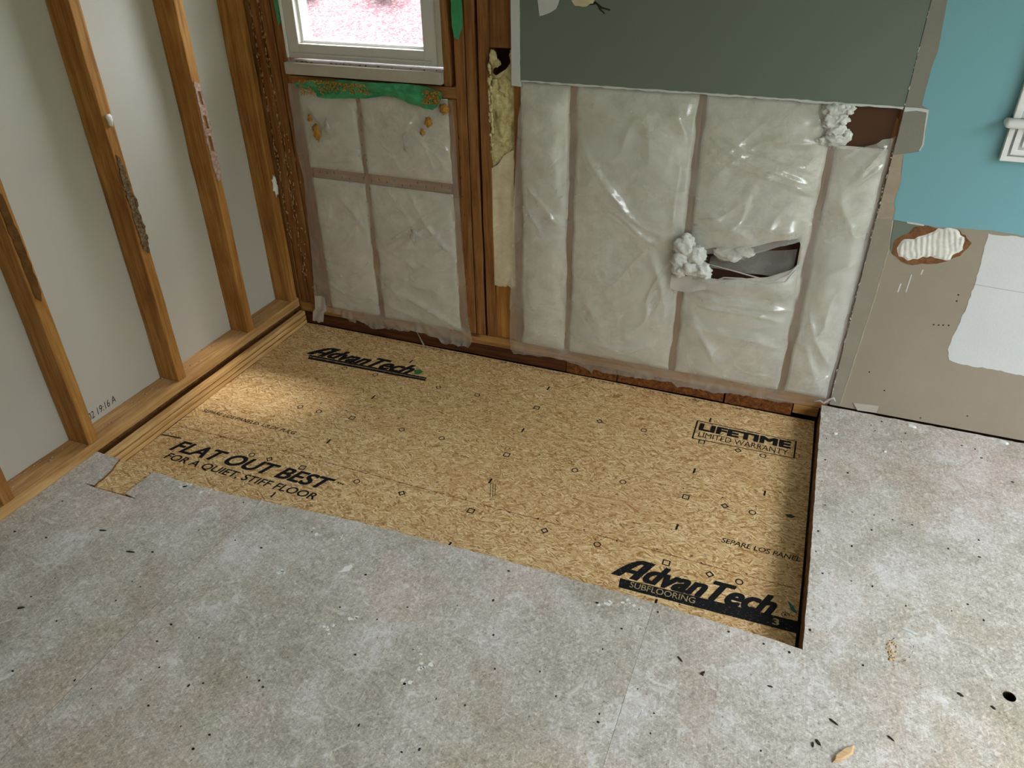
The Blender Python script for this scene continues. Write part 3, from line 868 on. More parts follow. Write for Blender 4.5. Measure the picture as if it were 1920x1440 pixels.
def inpoly(poly):
    def f(x, z):
        r = False
        n = len(poly)
        for i in range(n):
            (x1, z1), (x2, z2) = poly[i], poly[(i + 1) % n]
            if (z1 > z) != (z2 > z) and x < (x2 - x1) * (z - z1) / (z2 - z1) + x1:
                r = not r
        return r
    return f


tear_bay = ([(1.68, 0.44), (1.69, 0.50), (1.744, 0.520), (1.79, 0.505), (1.846, 0.530), (1.925, 0.565), (2.006, 0.588), (2.008, 0.485), (1.924, 0.44), (1.75, 0.40)])
batt(0.179, 0.401, 0.020, 0.591, 1)
batt(0.179, 0.401, 0.631, 0.928, 2)
batt(0.439, 0.775, 0.020, 0.591, 3)
batt(0.439, 0.775, 0.631, 0.928, 4)
batt(1.063, 1.218, 0.020, 1.0, 5)
batt(1.258, 1.628, 0.020, 1.0, 6)
batt(1.668, 2.019, 0.020, 1.0, 7, tear_bay)
batt(2.059, 2.183, 0.020, 0.885, 9)
board('kraft_backing', 1.668, 2.019, 0.05, 0.0885, 0.021, 1.0, 'brown_board', wb, 0.0)

# ---- drywall pieces on the back wall (seen face y = -0.014)
DY, DB = -0.014, -0.0008
green = prism('drywall_panel', nj([(1.0575, 2.44), (1.0575, 1.007), (1.4, 1.005), (1.8, 1.006), (2.2028, 1.004)], 7, 0.0015) + [(2.2034, 2.44)], XZ, DY, DB, 'green_board', wb, side='white_edge')
tag(green, 'large grey-green moisture-resistant drywall sheet above the plastic')
prism('drywall_edge', [(1.026, 2.44), (1.026, 0.99)] + nj([(1.026, 0.99), (1.056, 0.988)], 8)[1:] + [(1.056, 2.44)], XZ, -0.0165, DB, 'white_edge', wb)
# tan lower wall with the window opening
L2 = (2.556, W2[1] + 0.03, 0.978, W2[3] + 0.03)
tan = multi_box('drywall_panel', [(a, b, -0.013, DB, z0, z1) for a, b, z0, z1 in wall_with_holes(2.2055, RX, 0.006, 2.44, [L2])], 'tan_wall', wb)
# narrow joint strip, then the torn paper below it
strip_r = [(2.241, 1.275), (2.250, 1.161), (2.247, 1.114), (2.245, 1.052), (2.244, 1.006)]
prism('joint_strip', [(2.2045, 2.44), (2.2045, 1.004)] + nj(strip_r[::-1], 9, 0.0012) + [(2.236, 2.44)], XZ, -0.0152, DB, 'grey_strip', wb, side='white_edge')
prism('joint_patch', jag([(2.2055, 0.999), (2.262, 1.002), (2.272, 0.91), (2.268, 0.892), (2.226, 0.881), (2.2055, 0.875)], 0.001, 0.012, seed=3), XZ, -0.0168, DB, 'grey_strip', wb, side='white_edge')
prism('torn_strip', jag([(2.2055, 0.8745), (2.233, 0.880), (2.234, 0.861), (2.244, 0.792), (2.240, 0.736), (2.249, 0.712), (2.248, 0.684), (2.2055, 0.684)], 0.0015, 0.014, seed=4), XZ, -0.0148, DB, 'tan_strip', wb, side='white_edge')
prism('joint_strip', nj([(2.2045, 0.6835), (2.2045, 0.012)], 5, 0.0004) + nj([(2.238, 0.012), (2.248, 0.247), (2.257, 0.424), (2.259, 0.587), (2.249, 0.6835)], 6, 0.0008), XZ, -0.0150, DB, 'joint_tan', wb, side='white_edge')
prism('torn_paper_edge', nj([(2.2375, 0.012), (2.2475, 0.247), (2.2565, 0.424), (2.2585, 0.587), (2.2485, 0.6825)], 61, 0.0008) + nj([(2.2510, 0.6825), (2.2610, 0.587), (2.2585, 0.424), (2.2495, 0.247), (2.2395, 0.012)], 62, 0.0008), XZ, -0.0156, -0.0128, 'tan_light', wb)
# blue paint layer
be = [(2.237, 2.44), (2.241, 1.275), (2.250, 1.161), (2.247, 1.114), (2.245, 1.052), (2.246, 1.013), (2.268, 1.003), (2.277, 0.903), (2.272, 0.890), (2.233, 0.8795), (2.235, 0.861), (2.245, 0.792), (2.241, 0.736), (2.250, 0.712), (2.249, 0.684), (2.288, 0.681), (2.361, 0.677), (2.431, 0.681), (2.512, 0.685), (2.595, 0.680)]
bl_out = nj(be, 10, 0.0008) + [(RX - 0.002, 0.676), (RX - 0.002, 2.44)]
blue = prism('blue_paint_layer', bl_out, XZ, -0.0142, -0.0132, 'blue', wb, holes=[[(L2[0], L2[2]), (L2[1], L2[2]), (L2[1], L2[3]), (L2[0], L2[3])]])
tag(blue, 'blue painted upper wall with a torn lower edge')
prism('primer_patch', jag([(2.506, 0.6745), (2.514, 0.556), (2.515, 0.45), (2.506, 0.347), (2.502, 0.288), (2.516, 0.252), (2.557, 0.243), (2.639, 0.244), (2.73, 0.238), (3.1, 0.235), (3.1, 0.6745)], 0.002, 0.012, seed=6), XZ, -0.0138, -0.0128, 'white_patch', wb)
# gouge with torn paper and exposed plaster
prism('green_paper_scrap', jag([(2.254, 0.683), (2.288, 0.680), (2.339, 0.677), (2.297, 0.643), (2.279, 0.615), (2.266, 0.588), (2.259, 0.62)], 0.0008, 0.01), XZ, -0.0150, -0.0128, 'green_board', wb)
prism('torn_brown_paper', jag([(2.272, 0.58), (2.27, 0.623), (2.29, 0.643), (2.313, 0.671), (2.338, 0.678), (2.363, 0.674), (2.418, 0.676), (2.432, 0.675), (2.472, 0.642), (2.467, 0.625), (2.453, 0.598), (2.423, 0.576), (2.376, 0.56), (2.335, 0.551), (2.303, 0.558)], 0.004, 0.012, seed=8), XZ, -0.0153, -0.0128, 'brown_paper', wb)


def relief(name, outline, base_y, amp, mat, parent, fn, step=0.0035):
    xs, zs = [p[0] for p in outline], [p[1] for p in outline]
    nx, nz = int((max(xs) - min(xs)) / step), int((max(zs) - min(zs)) / step)

    def inside(x, z):
        r = False
        n = len(outline)
        for i in range(n):
            (x1, z1), (x2, z2) = outline[i], outline[(i + 1) % n]
            if (z1 > z) != (z2 > z) and x < (x2 - x1) * (z - z1) / (z2 - z1) + x1:
                r = not r
        return r
    idx, vs, fs = {}, [], []

    def vid(i, j):
        if (i, j) not in idx:
            x, z = min(xs) + i * step, min(zs) + j * step
            e = 1.0
            for dx, dz in ((step * 1.5, 0), (-step * 1.5, 0), (0, step * 1.5), (0, -step * 1.5)):
                if not inside(x + dx, z + dz):
                    e = 0.0
            idx[(i, j)] = len(vs)
            vs.append((x, base_y - (amp * fn(x, z) if e else 0), z))
        return idx[(i, j)]
    for j in range(nz + 1):
        for i in range(nx + 1):
            if inside(min(xs) + (i + .5) * step, min(zs) + (j + .5) * step):
                fs.append([vid(i, j), vid(i + 1, j), vid(i + 1, j + 1), vid(i, j + 1)])
    cnt = {}
    for f in fs:
        for k in range(4):
            e = tuple(sorted((f[k], f[(k + 1) % 4])))
            cnt[e] = cnt.get(e, 0) + 1
    for k in {v for e, c in cnt.items() if c == 1 for v in e}:
        b = near_on(outline, vs[k][0], vs[k][2])
        vs[k] = (b[1], vs[k][1], b[2])
    return add(name, vs, fs, mat, parent, smooth=True)


pw = jag([(2.281, 0.599), (2.288, 0.622), (2.347, 0.65), (2.376, 0.676), (2.424, 0.677), (2.449, 0.656), (2.455, 0.618), (2.422, 0.579), (2.377, 0.587), (2.317, 0.564), (2.292, 0.574)], 0.004, 0.01, seed=9)
relief('exposed_plaster', pw, -0.0155, 0.006, 'plaster', wb, lambda x, z: 0.55 + 0.45 * math.sin((x * 1.0 + 0.25 * z) * 420 + 2.5 * noise.noise(Vector((x * 30, z * 30, 0)))) * (0.5 + 0.5 * noise.noise(Vector((x * 14, z * 14, 3)))), 0.003)
for (x, z, w, h_) in ((2.364, 0.532, 0.004, 0.016), (2.315, 0.471, 0.004, 0.03), (2.338, 0.49, 0.003, 0.06)):
    prism('paint_scrape', [(x, z - h_ / 2), (x + w, z - h_ / 2), (x + w * 1.5, z + h_ / 2), (x + w * 0.5, z + h_ / 2)], XZ, -0.0138, -0.0128, 'white_patch', wb)
prism('hairline_crack', [(2.29, 0.5245), (2.45, 0.519), (2.60, 0.512), (2.80, 0.506), (2.80, 0.5045), (2.60, 0.5105), (2.45, 0.5175), (2.29, 0.5235)], XZ, -0.01385, -0.0128, 'tan_strip', wb)
bm = bmesh.new()
for (x, z) in ((2.482, 0.475), (2.483, 0.454), (2.442, 0.365), (2.456, 0.366), (2.468, 0.368), (2.483, 0.370), (2.49, 0.02), (2.36, 0.10), (2.30, 0.16), (2.62, 0.06)):
    bm.faces.new([bm.verts.new((x + 0.0028 * math.cos(a * 0.785), -0.0136, z + 0.0028 * math.sin(a * 0.785))) for a in range(8)])
tag(from_bm('nail_holes', bm, 'nail', wb), kind='stuff')
# torn spot at the top of the green sheet
prism('white_paper_flap', jag([(1.115, 1.30), (1.115, 1.245), (1.122, 1.200), (1.135, 1.203), (1.157, 1.211), (1.175, 1.222), (1.185, 1.245), (1.20, 1.30)], 0.001, 0.012), XZ, -0.0165, -0.0135, 'white_edge', wb)
prism('torn_gypsum', jag([(1.215, 1.32), (1.225, 1.245), (1.236, 1.232), (1.262, 1.230), (1.292, 1.240), (1.300, 1.26), (1.31, 1.32)], 0.003, 0.01), XZ, -0.0160, -0.0135, 'foam_face', wb)
prism('crack', [(1.275, 1.240), (1.300, 1.246), (1.320, 1.232), (1.346, 1.226), (1.346, 1.222), (1.318, 1.227), (1.302, 1.238), (1.278, 1.235)], XZ, -0.0148, -0.0135, 'nail', wb)
prism('crack', [(1.300, 1.244), (1.318, 1.226), (1.331, 1.214), (1.329, 1.212), (1.312, 1.224)], XZ, -0.0148, -0.0135, 'nail', wb)

prism('torn_paper_edge', nj([(1.058, 1.0085), (1.4, 1.0075), (1.8, 1.0075), (2.2028, 1.0065)], 31, 0.0012) + nj([(2.2028, 1.0005), (1.8, 1.0025), (1.4, 1.0020), (1.058, 1.0030)], 32, 0.0016), XZ, -0.0156, -0.0008, 'white_edge', wb)
prism('torn_paper_edge', nj([(2.2055, 1.006), (2.235, 1.008), (2.268, 1.004)], 33, 0.002) + nj([(2.262, 0.996), (2.235, 0.998), (2.2055, 0.994)], 34, 0.002), XZ, -0.0178, -0.0128, 'white_edge', wb)
prism('torn_paper_edge', nj([(2.262, 1.001), (2.273, 0.908), (2.269, 0.893)], 35, 0.0008) + nj([(2.272, 0.890), (2.2765, 0.907), (2.267, 1.002)], 36, 0.0008), XZ, -0.0172, -0.0128, 'white_edge', wb)
prism('torn_paper_edge', nj([(2.288, 0.684), (2.32, 0.682), (2.336, 0.680)], 37, 0.0008) + [(2.336, 0.676), (2.29, 0.679)], XZ, -0.0160, -0.0128, 'white_edge', wb)
rn = random.Random(44)
lumps('gypsum_crumbs', [((2.2036 + rn.gauss(0, 0.0012), -0.0145, rn.uniform(0.05, 1.26)), (rn.uniform(0.0008, 0.002), 0.0015, rn.uniform(0.001, 0.005))) for _ in range(90)], 'white_edge', wb, 1, 0.5)

# ================================================================== window_1 (small vinyl window)
w1 = empty('window_1', (0.45, 0.0, 1.0))
tag(w1, kind='structure')
FX0, FX1 = 0.152, 0.752
for nm, b in (('frame_side', (FX0, W1[0], 0.0, 0.085, 1.0285, 1.965)), ('frame_side', (W1[1], FX1, 0.0, 0.085, 1.0285, 1.965)),
              ('frame_bottom', (W1[0], W1[1], 0.0, 0.085, 1.0285, W1[2])), ('frame_top', (W1[0], W1[1], 0.0, 0.085, W1[3], 1.965))):
    board(nm, *b, 'vinyl', w1, 0.003)
board('frame_lip', W1[0] - 0.03, W1[1] + 0.03, -0.006, 0.0, 1.040, 1.047, 'vinyl', w1, 0.001)
for nm, b in (('glazing_bead', (W1[0] - 0.002, W1[0] + 0.009, 0.022, 0.06, W1[2], W1[3])), ('glazing_bead', (W1[1] - 0.009, W1[1] + 0.002, 0.022, 0.06, W1[2], W1[3])),
              ('glazing_bead', (W1[0] + 0.009, W1[1] - 0.009, 0.022, 0.06, W1[2] - 0.002, W1[2] + 0.009))):
    board(nm, *b, 'white_trim', w1, 0.002)
pane = multi_box('window_pane', [(W1[0], W1[1], 0.044, 0.048, W1[2], W1[3])], 'glass', w1)
board('side_jamb', 0.1445, 0.1515, -0.008, 0.03, 1.03, 1.965, 'white_trim', w1, 0.001)
board('side_jamb', 0.7525, 0.772, -0.004, 0.085, 1.03, 1.965, 'sill', w1, 0.002)
board('side_jamb', 0.7725, 0.797, -0.002, 0.085, 0.9685, 1.965, 'stud_back', w1, 0.002, 'z', 8, 0.0015, 41)
sill = board('window_sill', 0.140, 0.772, -0.026, 0.085, 0.976, 1.0165, 'sill', w1, 0.003, 'x', 10, 0.0008, 40)
rn = random.Random(12)
lumps('sill_debris', [((rn.uniform(0.16, 0.76), rn.uniform(-0.01, 0.004), 1.0175), (rn.uniform(0.002, 0.006), 0.002, 0.002)) for _ in range(22)], 'residue_grey', sill, 1)

# ================================================================== window_2 (only its white casing is in view)
w2 = empty('window_2', (3.0, -0.015, 1.0))
tag(w2, kind='structure')
y0 = -0.0143
# apron: stepped moulding returned at its left end
ax, az = 2.470, 0.889
for wdt, dep in ((0.013, 0.022), (0.006, 0.012), (0.014, 0.025), (0.007, 0.015), (0.012, 0.027)):
    multi_box('apron_moulding', [(ax, ax + wdt, y0 - dep, y0, az, 0.9785), (ax + wdt, W2[1] + 0.10, y0 - dep, y0, az, az + wdt)], 'white_trim', w2)
    ax, az = ax + wdt, az + wdt
multi_box('apron_field', [(ax, W2[1] + 0.10, y0 - 0.018, y0, az, 0.9785)], 'white_trim', w2)
# stool with rounded nose and horn
bm = bmesh.new()
bmesh.ops.create_cube(bm, size=1)
for v in bm.verts:
    v.co = ((2.452 + W2[1] + 0.12) / 2 + v.co.x * (W2[1] + 0.12 - 2.452), y0 - 0.024 + v.co.y * 0.048, 0.9895 + v.co.z * 0.021)
bmesh.ops.bevel(bm, geom=bm.edges[:], offset=0.009, segments=4, affect='EDGES', profile=0.5)
from_bm('window_stool', bm, 'white_trim', w2, True)
for a, b, d in ((2.470, 2.488, 0.020), (2.488, 2.500, 0.015), (2.500, 2.512, 0.024), (2.512, 2.524, 0.016), (2.524, 2.548, 0.026), (2.548, 2.566, 0.018)):
    board('casing_flute', a, b, y0 - d, y0, 1.0005, 2.2, 'white_trim', w2, 0.003)
for a, b in ((W2[1], W2[1] + 0.09),):
    board('casing', a, b, y0 - 0.02, y0, 1.0005, 2.2, 'white_trim', w2, 0.003)
board('casing', 2.566, W2[1], y0 - 0.02, y0, 2.11, 2.2, 'white_trim', w2, 0.003)
for b in ((2.566, 2.584, -0.0145, 0.089, 1.0005, 2.1), (W2[1] + 0.001, W2[1] + 0.019, -0.0145, 0.089, 1.0005, 2.1), (2.566, W2[1] + 0.02, 0.0, 0.089, 1.0005, 1.018)):
    board('jamb', *b, 'white_trim', w2, 0.0)
board('meeting_rail', 2.584, W2[1], 0.05, 0.08, 1.54, 1.58, 'white_trim', w2, 0.002)
multi_box('window_pane', [(2.584, W2[1], 0.062, 0.066, 1.018, 2.1)], 'glass', w2)

# ================================================================== the rest of the room (behind and beside the camera)
wr = multi_box('wall_right', [(RX, RX + 0.12, a, b, z0, z1) for a, b, z0, z1 in wall_with_holes(FY, 0.0, 0.0, 2.44, [RD])], 'plain_wall')
tag(wr, kind='structure')
wf = multi_box('wall_front', [(-0.1, RX + 0.12, FY - 0.12, FY, 0.0, 2.44)], 'plain_wall')
tag(wf, kind='structure')
tag(multi_box('ceiling', [(-0.12, RX + 0.12, FY - 0.12, 0.11, 2.462, 2.5)], 'plain_wall'), kind='structure')
dr = empty('door_1', (RX + 0.06, (RD[0] + RD[1]) / 2, RD[2]))
tag(dr, kind='structure')
mid = (RD[0] + RD[1]) / 2
for a, b in ((RD[0], RD[0] + 0.06), (mid - 0.03, mid + 0.03), (RD[1] - 0.06, RD[1])):
    board('door_stile', RX + 0.04, RX + 0.08, a, b, RD[2], RD[3], 'vinyl', dr, 0.002)

# ================================================================== PLASTIC SHEETS
def fold(x, z, a, b, w, amp):
    """a long soft crease from a to b"""
    ax, az = a
    bx_, bz = b
    dx, dz = bx_ - ax, bz - az
    L = math.hypot(dx, dz)
    t = ((x - ax) * dx + (z - az) * dz) / (L * L)
    d = ((x - ax) * -dz + (z - az) * dx) / L
    d += 0.006 * math.sin(t * 5 + ax * 30)
    if t < -0.15 or t > 1.15:
        return 0.0
    e = max(0.0, min(1.0, (t + 0.15) / 0.3)) * max(0.0, min(1.0, (1.15 - t) / 0.3))
    return 1.5 * amp * e * (0.55 * math.exp(-(d / w) ** 2) + 0.55 * math.exp(-abs(d) / (w * 0.45)))


def sheet(name, X0, X1, Z0, Z1, left, right, top, bot, step, depth, polys, mat):
    tests = [inpoly(p) for p in polys]
    nx, nz = int((X1 - X0) / step), int((Z1 - Z0) / step)
    vs, fs, idx, gone = [], [], {}, set()
    for j in range(nz + 1):
        for i in range(nx + 1):
            u, v = i / nx, j / nz
            zz = Z0 + (Z1 - Z0) * v
            xl, xr = left(zz), right(zz)
            x = xl + (xr - xl) * u
            zb, zt = bot(x), top(x)
            z = zb + (zt - zb) * v
            idx[(i, j)] = len(vs)
            vs.append((x, depth(x, z, u, v), z))
    for j in range(nz):
        for i in range(nx):
            q = [idx[(i, j)], idx[(i + 1, j)], idx[(i + 1, j + 1)], idx[(i, j + 1)]]
            cx = sum(vs[k][0] for k in q) / 4
            cz = sum(vs[k][2] for k in q) / 4
            if any(f(cx, cz) for f in tests):
                gone.update(q)
                continue
            fs.append(q)
    for k in gone & {k for f in fs for k in f}:
        x, y, z = vs[k]
        b = min((near_on(p, x, z) for p in polys), key=lambda q: q[0])
        if b[0] < (2.2 * step) ** 2:
            vs[k] = (b[1], y, b[2])
    used = sorted({k for f in fs for k in f})
    mp = {k: n for n, k in enumerate(used)}
    return add(name, [vs[k] for k in used], [[mp[k] for k in f] for f in fs], mat, None, smooth=True)


def bays(t, edges):
    """0 on the timber, 1 in the middle of a bay"""
    for a, b in edges:
        if a < t < b:
            u = (t - a) / (b - a)
            return (1 - abs(2 * u - 1) ** 3.0)
    return 0.0


def soft(y, lim, k=0.003):
    """keep the film in front of the wool and the timber without a hard kink"""
    a = (lim - y) / k
    return lim - (k * math.log1p(math.exp(a)) if a < 30 else lim - y)


def ridges(x, z, s):
    """random long creases, mostly slanting"""
    a = (x * 0.80 + z * 0.60) * 2.6
    b = (-x * 0.60 + z * 0.80) * 9.0
    q = Vector((a + 0.5 * noise.noise(Vector((x * 5, z * 5, s))), b + 1.2 * noise.noise(Vector((x * 4, z * 4, s + 9))), s))
    k = 1 - abs(noise.noise(q)) * 2.2
    m = max(0.0, noise.noise(Vector((x * 3.1, z * 3.1, s + 20))) + 0.35)
    return max(0.0, k) ** 5 * min(1.0, m * 1.6)


# --- left sheet, under the small window
LX = [(0.174, 0.405), (0.435, 0.780)]
LZ = [(0.030, 0.590), (0.632, 0.925)]
lf1 = [(-0.05, 0.085), (0.05, 0.095), (0.202, 0.108), (0.392, 0.122), (0.571, 0.134), (0.675, 0.124), (0.856, 0.128), (0.95, 0.131)]
rt1 = [(-0.05, 0.845), (0.02, 0.829), (0.055, 0.825), (0.22, 0.821), (0.418, 0.813), (0.643, 0.809), (0.796, 0.810), (0.922, 0.803), (0.95, 0.80)]
bt1 = [(0.085, -0.008), (0.15, 0.000), (0.193, 0.002), (0.226, -0.010), (0.264, -0.024), (0.285, -0.030), (0.298, -0.010), (0.343, -0.030), (0.367, -0.043), (0.421, -0.031), (0.486, -0.023), (0.537, -0.024), (0.564, -0.011), (0.626, -0.020), (0.682, -0.027), (0.700, -0.045), (0.715, -0.053), (0.730, -0.044), (0.748, -0.039), (0.777, -0.046), (0.800, -0.038), (0.82, -0.044), (0.843, -0.010)]
tp1 = [(0.12, 0.942), (0.18, 0.938), (0.25, 0.936), (0.55, 0.935), (0.75, 0.93), (0.81, 0.922)]
FL1 = [((0.30, 0.53), (0.395, 0.42), .010, .006), ((0.27, 0.55), (0.38, 0.46), .008, .005), ((0.46, 0.60), (0.54, 0.55), .01, .005),
       ((0.60, 0.58), (0.76, 0.36), .012, .007), ((0.52, 0.57), (0.66, 0.40), .012, .005), ((0.47, 0.19), (0.80, 0.02), .016, .008), ((0.45, 0.10), (0.66, 0.02), .014, .006),
       ((0.69, 0.81), (0.80, 0.81), .006, .005), ((0.69, 0.80), (0.79, 0.74), .007, .006), ((0.67, 0.80), (0.77, 0.68), .007, .006), ((0.68, 0.83), (0.79, 0.87), .007, .005), ((0.60, 0.88), (0.69, 0.81), .008, .006), ((0.55, 0.86), (0.68, 0.80), .008, .005),
       ((0.52, 0.76), (0.60, 0.65), .010, .005), ((0.69, 0.79), (0.72, 0.64), .008, .005), ((0.17, 0.50), (0.30, 0.52), .008, .004), ((0.16, 0.14), (0.36, 0.10), .012, .005),
       ((0.20, 0.88), (0.36, 0.72), .014, .004), ((0.20, 0.30), (0.34, 0.36), .02, .004), ((0.50, 0.34), (0.64, 0.26), .018, .004), ((0.19, 0.67), (0.38, 0.68), .009, .004)]


def dep1(x, z, u, v):
    b = bays(x, LX) * bays(z, LZ)
    y = -0.0075 * min(1, b * 3 + 0.62) - 0.017 * b - ridges(x, z, 3.1) * 0.012 * b
    y -= sum(fold(x, z, *f) for f in FL1)
    y -= 0.004 * b * noise.fractal(Vector((x * 9, z * 9, 1.3)), 0.9, 2.0, 4)
    ed = max(0, 1 - v / 0.06)
    y -= ed * (0.010 + 0.010 * noise.noise(Vector((x * 45, z * 30, 2))))
    sd = max(0, 1 - u / 0.10)
    y -= sd * (0.004 + 0.006 * noise.noise(Vector((x * 60, z * 14, 5))))
    sd = max(0, 1 - (1 - u) / 0.09)
    y -= sd * (0.004 + 0.005 * noise.noise(Vector((x * 60, z * 12, 8))))
    return soft(y, -0.0046 - 0.0040 * min(1.0, b * 4))


slits = [[(0.279, 0.822), (0.287, 0.812), (0.284, 0.775), (0.278, 0.79)], [(0.607, 0.785), (0.612, 0.780), (0.62, 0.756), (0.612, 0.77)]]
jb1 = lambda x: interp(bt1, x) + 0.003 * noise.noise(Vector((x * 90, 0, 0)))
sh1 = sheet('plastic_sheet', 0.085, 0.845, -0.05, 0.945, lambda z: interp(lf1, z) + 0.002 * noise.noise(Vector((z * 40, 3, 0))), lambda z: interp(rt1, z) + 0.002 * noise.noise(Vector((z * 40, 9, 0))), lambda x: interp(tp1, x), jb1, 0.005, dep1, slits, 'plastic')
tag(sh1, 'translucent plastic vapour barrier stapled over insulation below the small window', 'plastic sheet')
# hanging tab at its lower left corner, torn strip, puckers, staples
def ribbon(name, rows, mat, parent, th=None):
    vs = [p for r in rows for p in r]
    w = len(rows[0])
    fs = [[j * w + i, j * w + i + 1, (j + 1) * w + i + 1, (j + 1) * w + i] for j in range(len(rows) - 1) for i in range(w - 1)]
    return add(name, vs, fs, mat, parent, smooth=True)


rows = []
for j in range(9):
    z = 0.07 - 0.0155 * j
    rows.append([(0.094 - 0.003 * j * (j > 4) + (0.056 - 0.0005 * j) * i / 6, -0.012 - 0.0012 * j - 0.004 * math.sin(i * 1.3 + j * 0.4), z - 0.003 * math.sin(i * 2.1) * (j == 8)) for i in range(7)])
ribbon('torn_tab', rows, 'plastic_edge', sh1)
ribbon('torn_strip', [[(0.583 + 0.004 * j, -0.016 - 0.001 * j, -0.008 - 0.0078 * j), (0.586 + 0.0052 * j, -0.018 - 0.001 * j, -0.008 - 0.0078 * j)] for j in range(9)], 'plastic_edge', sh1)
for (x, z, s) in ((0.288, 0.797, 1), (0.614, 0.772, 2), (0.613, 0.415, 3)):
    lump('puckered_tear', (x, -0.022, z), (0.012, 0.005, 0.030), 'plastic_edge', sh1, 3, 0.7, 3.2, s)
bm = bmesh.new()
rn = random.Random(14)
ST = [(x, 0.612 + rn.uniform(-0.012, 0.012)) for x in [0.18 + 0.033 * k for k in range(19)]] + [(0.42 + rn.uniform(-0.012, 0.012), z) for z in [0.08 + 0.055 * k for k in range(15)]] + [(0.826 + rn.uniform(-0.008, 0.004), z) for z in [0.10 + 0.07 * k for k in range(11)]]
for (x, z) in ST:
    a, b = 0.0006, rn.uniform(0.0030, 0.0055)
    y = dep1(x, z, 0.5, 0.5) - 0.0008
    q = [bm.verts.new(c) for c in ((x - a, y, z - b), (x + a, y, z - b), (x + a, y, z + b), (x - a, y, z + b), (x - a, y + 0.002, z - b), (x + a, y + 0.002, z - b), (x + a, y + 0.002, z + b), (x - a, y + 0.002, z + b))]
    for f in ((0, 1, 2, 3), (0, 4, 5, 1), (1, 5, 6, 2), (2, 6, 7, 3), (3, 7, 4, 0)):
        bm.faces.new([q[k] for k in f])
tag(from_bm('staples', bm, 'nail', sh1), kind='stuff')

# --- right sheet, under the green board
RXB = [(1.062, 1.219), (1.257, 1.629), (1.667, 2.020), (2.058, 2.20)]
lf2 = [(-0.05, 1.005), (-0.008, 1.002), (0.183, 1.007), (0.341, 1.018), (0.509, 1.022), (0.705, 1.035), (0.87, 1.044), (0.94, 1.056), (0.99, 1.066)]
bt2 = [(1.0, -0.010), (1.02, -0.034), (1.10, -0.023), (1.116, -0.029), (1.167, -0.016), (1.234, -0.022), (1.289, -0.030), (1.333, -0.042), (1.345, -0.060), (1.352, -0.034), (1.387, -0.043), (1.45, -0.041), (1.533, -0.037), (1.655, -0.027), (1.677, -0.046), (1.70, -0.036), (1.755, -0.035), (1.814, -0.038), (1.836, -0.033), (1.889, -0.025), (2.02, -0.025), (2.128, -0.015), (2.202, 0.010)]
FL2 = [((1.255, 0.86), (1.45, 0.60), .016, .010), ((1.27, 0.80), (1.42, 0.64), .008, .006), ((1.38, 0.62), (1.55, 0.52), .008, .006), ((1.37, 0.60), (1.50, 0.53), .006, .005), ((1.40, 0.635), (1.56, 0.55), .006, .005),
       ((1.68, 0.88), (1.98, 0.76), .010, .009), ((1.67, 0.91), (1.99, 0.80), .008, .007), ((1.70, 0.84), (2.01, 0.73), .010, .007), ((1.66, 0.68), (1.84, 0.58), .022, .012), ((1.66, 0.96), (1.78, 0.86), .018, .008),
       ((1.57, 0.96), (1.64, 0.84), .022, .010), ((1.60, 0.80), (1.61, 0.56), .014, .008), ((1.48, 0.90), (1.62, 0.92), .04, .008), ((1.68, 0.36), (2.02, 0.33), .010, .008), ((1.70, 0.33), (1.96, 0.30), .008, .006), ((1.69, 0.30), (1.80, 0.10), .020, .010), ((1.72, 0.24), (1.98, 0.20), .03, .007),
       ((1.06, 0.72), (1.20, 0.52), .012, .006), ((1.07, 0.62), (1.14, 0.48), .010, .006), ((1.10, 0.57), (1.19, 0.55), .008, .004), ((1.09, 0.82), (1.10, 0.60), .020, .005), ((1.10, 0.20), (1.20, 0.21), .006, .003),
       ((2.06, 0.36), (2.18, 0.16), .014, .008), ((2.07, 0.30), (2.14, 0.10), .012, .007), ((2.07, 0.80), (2.15, 0.62), .025, .007), ((1.30, 0.12), (1.58, 0.05), .03, .006), ((1.28, 0.35), (1.40, 0.10), .03, .005), ((1.55, 0.46), (1.62, 0.20), .018, .007),
       ((1.66, 0.08), (1.95, 0.02), .020, .006), ((1.86, 0.10), (1.99, 0.07), .008, .006), ((1.80, 0.62), (2.00, 0.62), .03, .012)]
hole_poly = [(1.700, 0.455), (1.712, 0.500), (1.744, 0.509), (1.764, 0.489), (1.799, 0.492), (1.846, 0.520), (1.925, 0.553), (2.002, 0.582), (2.012, 0.556), (2.012, 0.505), (1.988, 0.479), (1.924, 0.450), (1.823, 0.432), (1.757, 0.408), (1.72, 0.408)]
brown_poly = [(1.975, 1.02), (1.982, 0.975), (2.000, 0.945), (2.008, 0.92), (1.990, 0.893), (2.016, 0.881), (2.075, 0.879), (2.124, 0.892), (2.150, 0.903), (2.168, 0.919), (2.191, 0.920), (2.22, 0.93), (2.23, 1.03)]


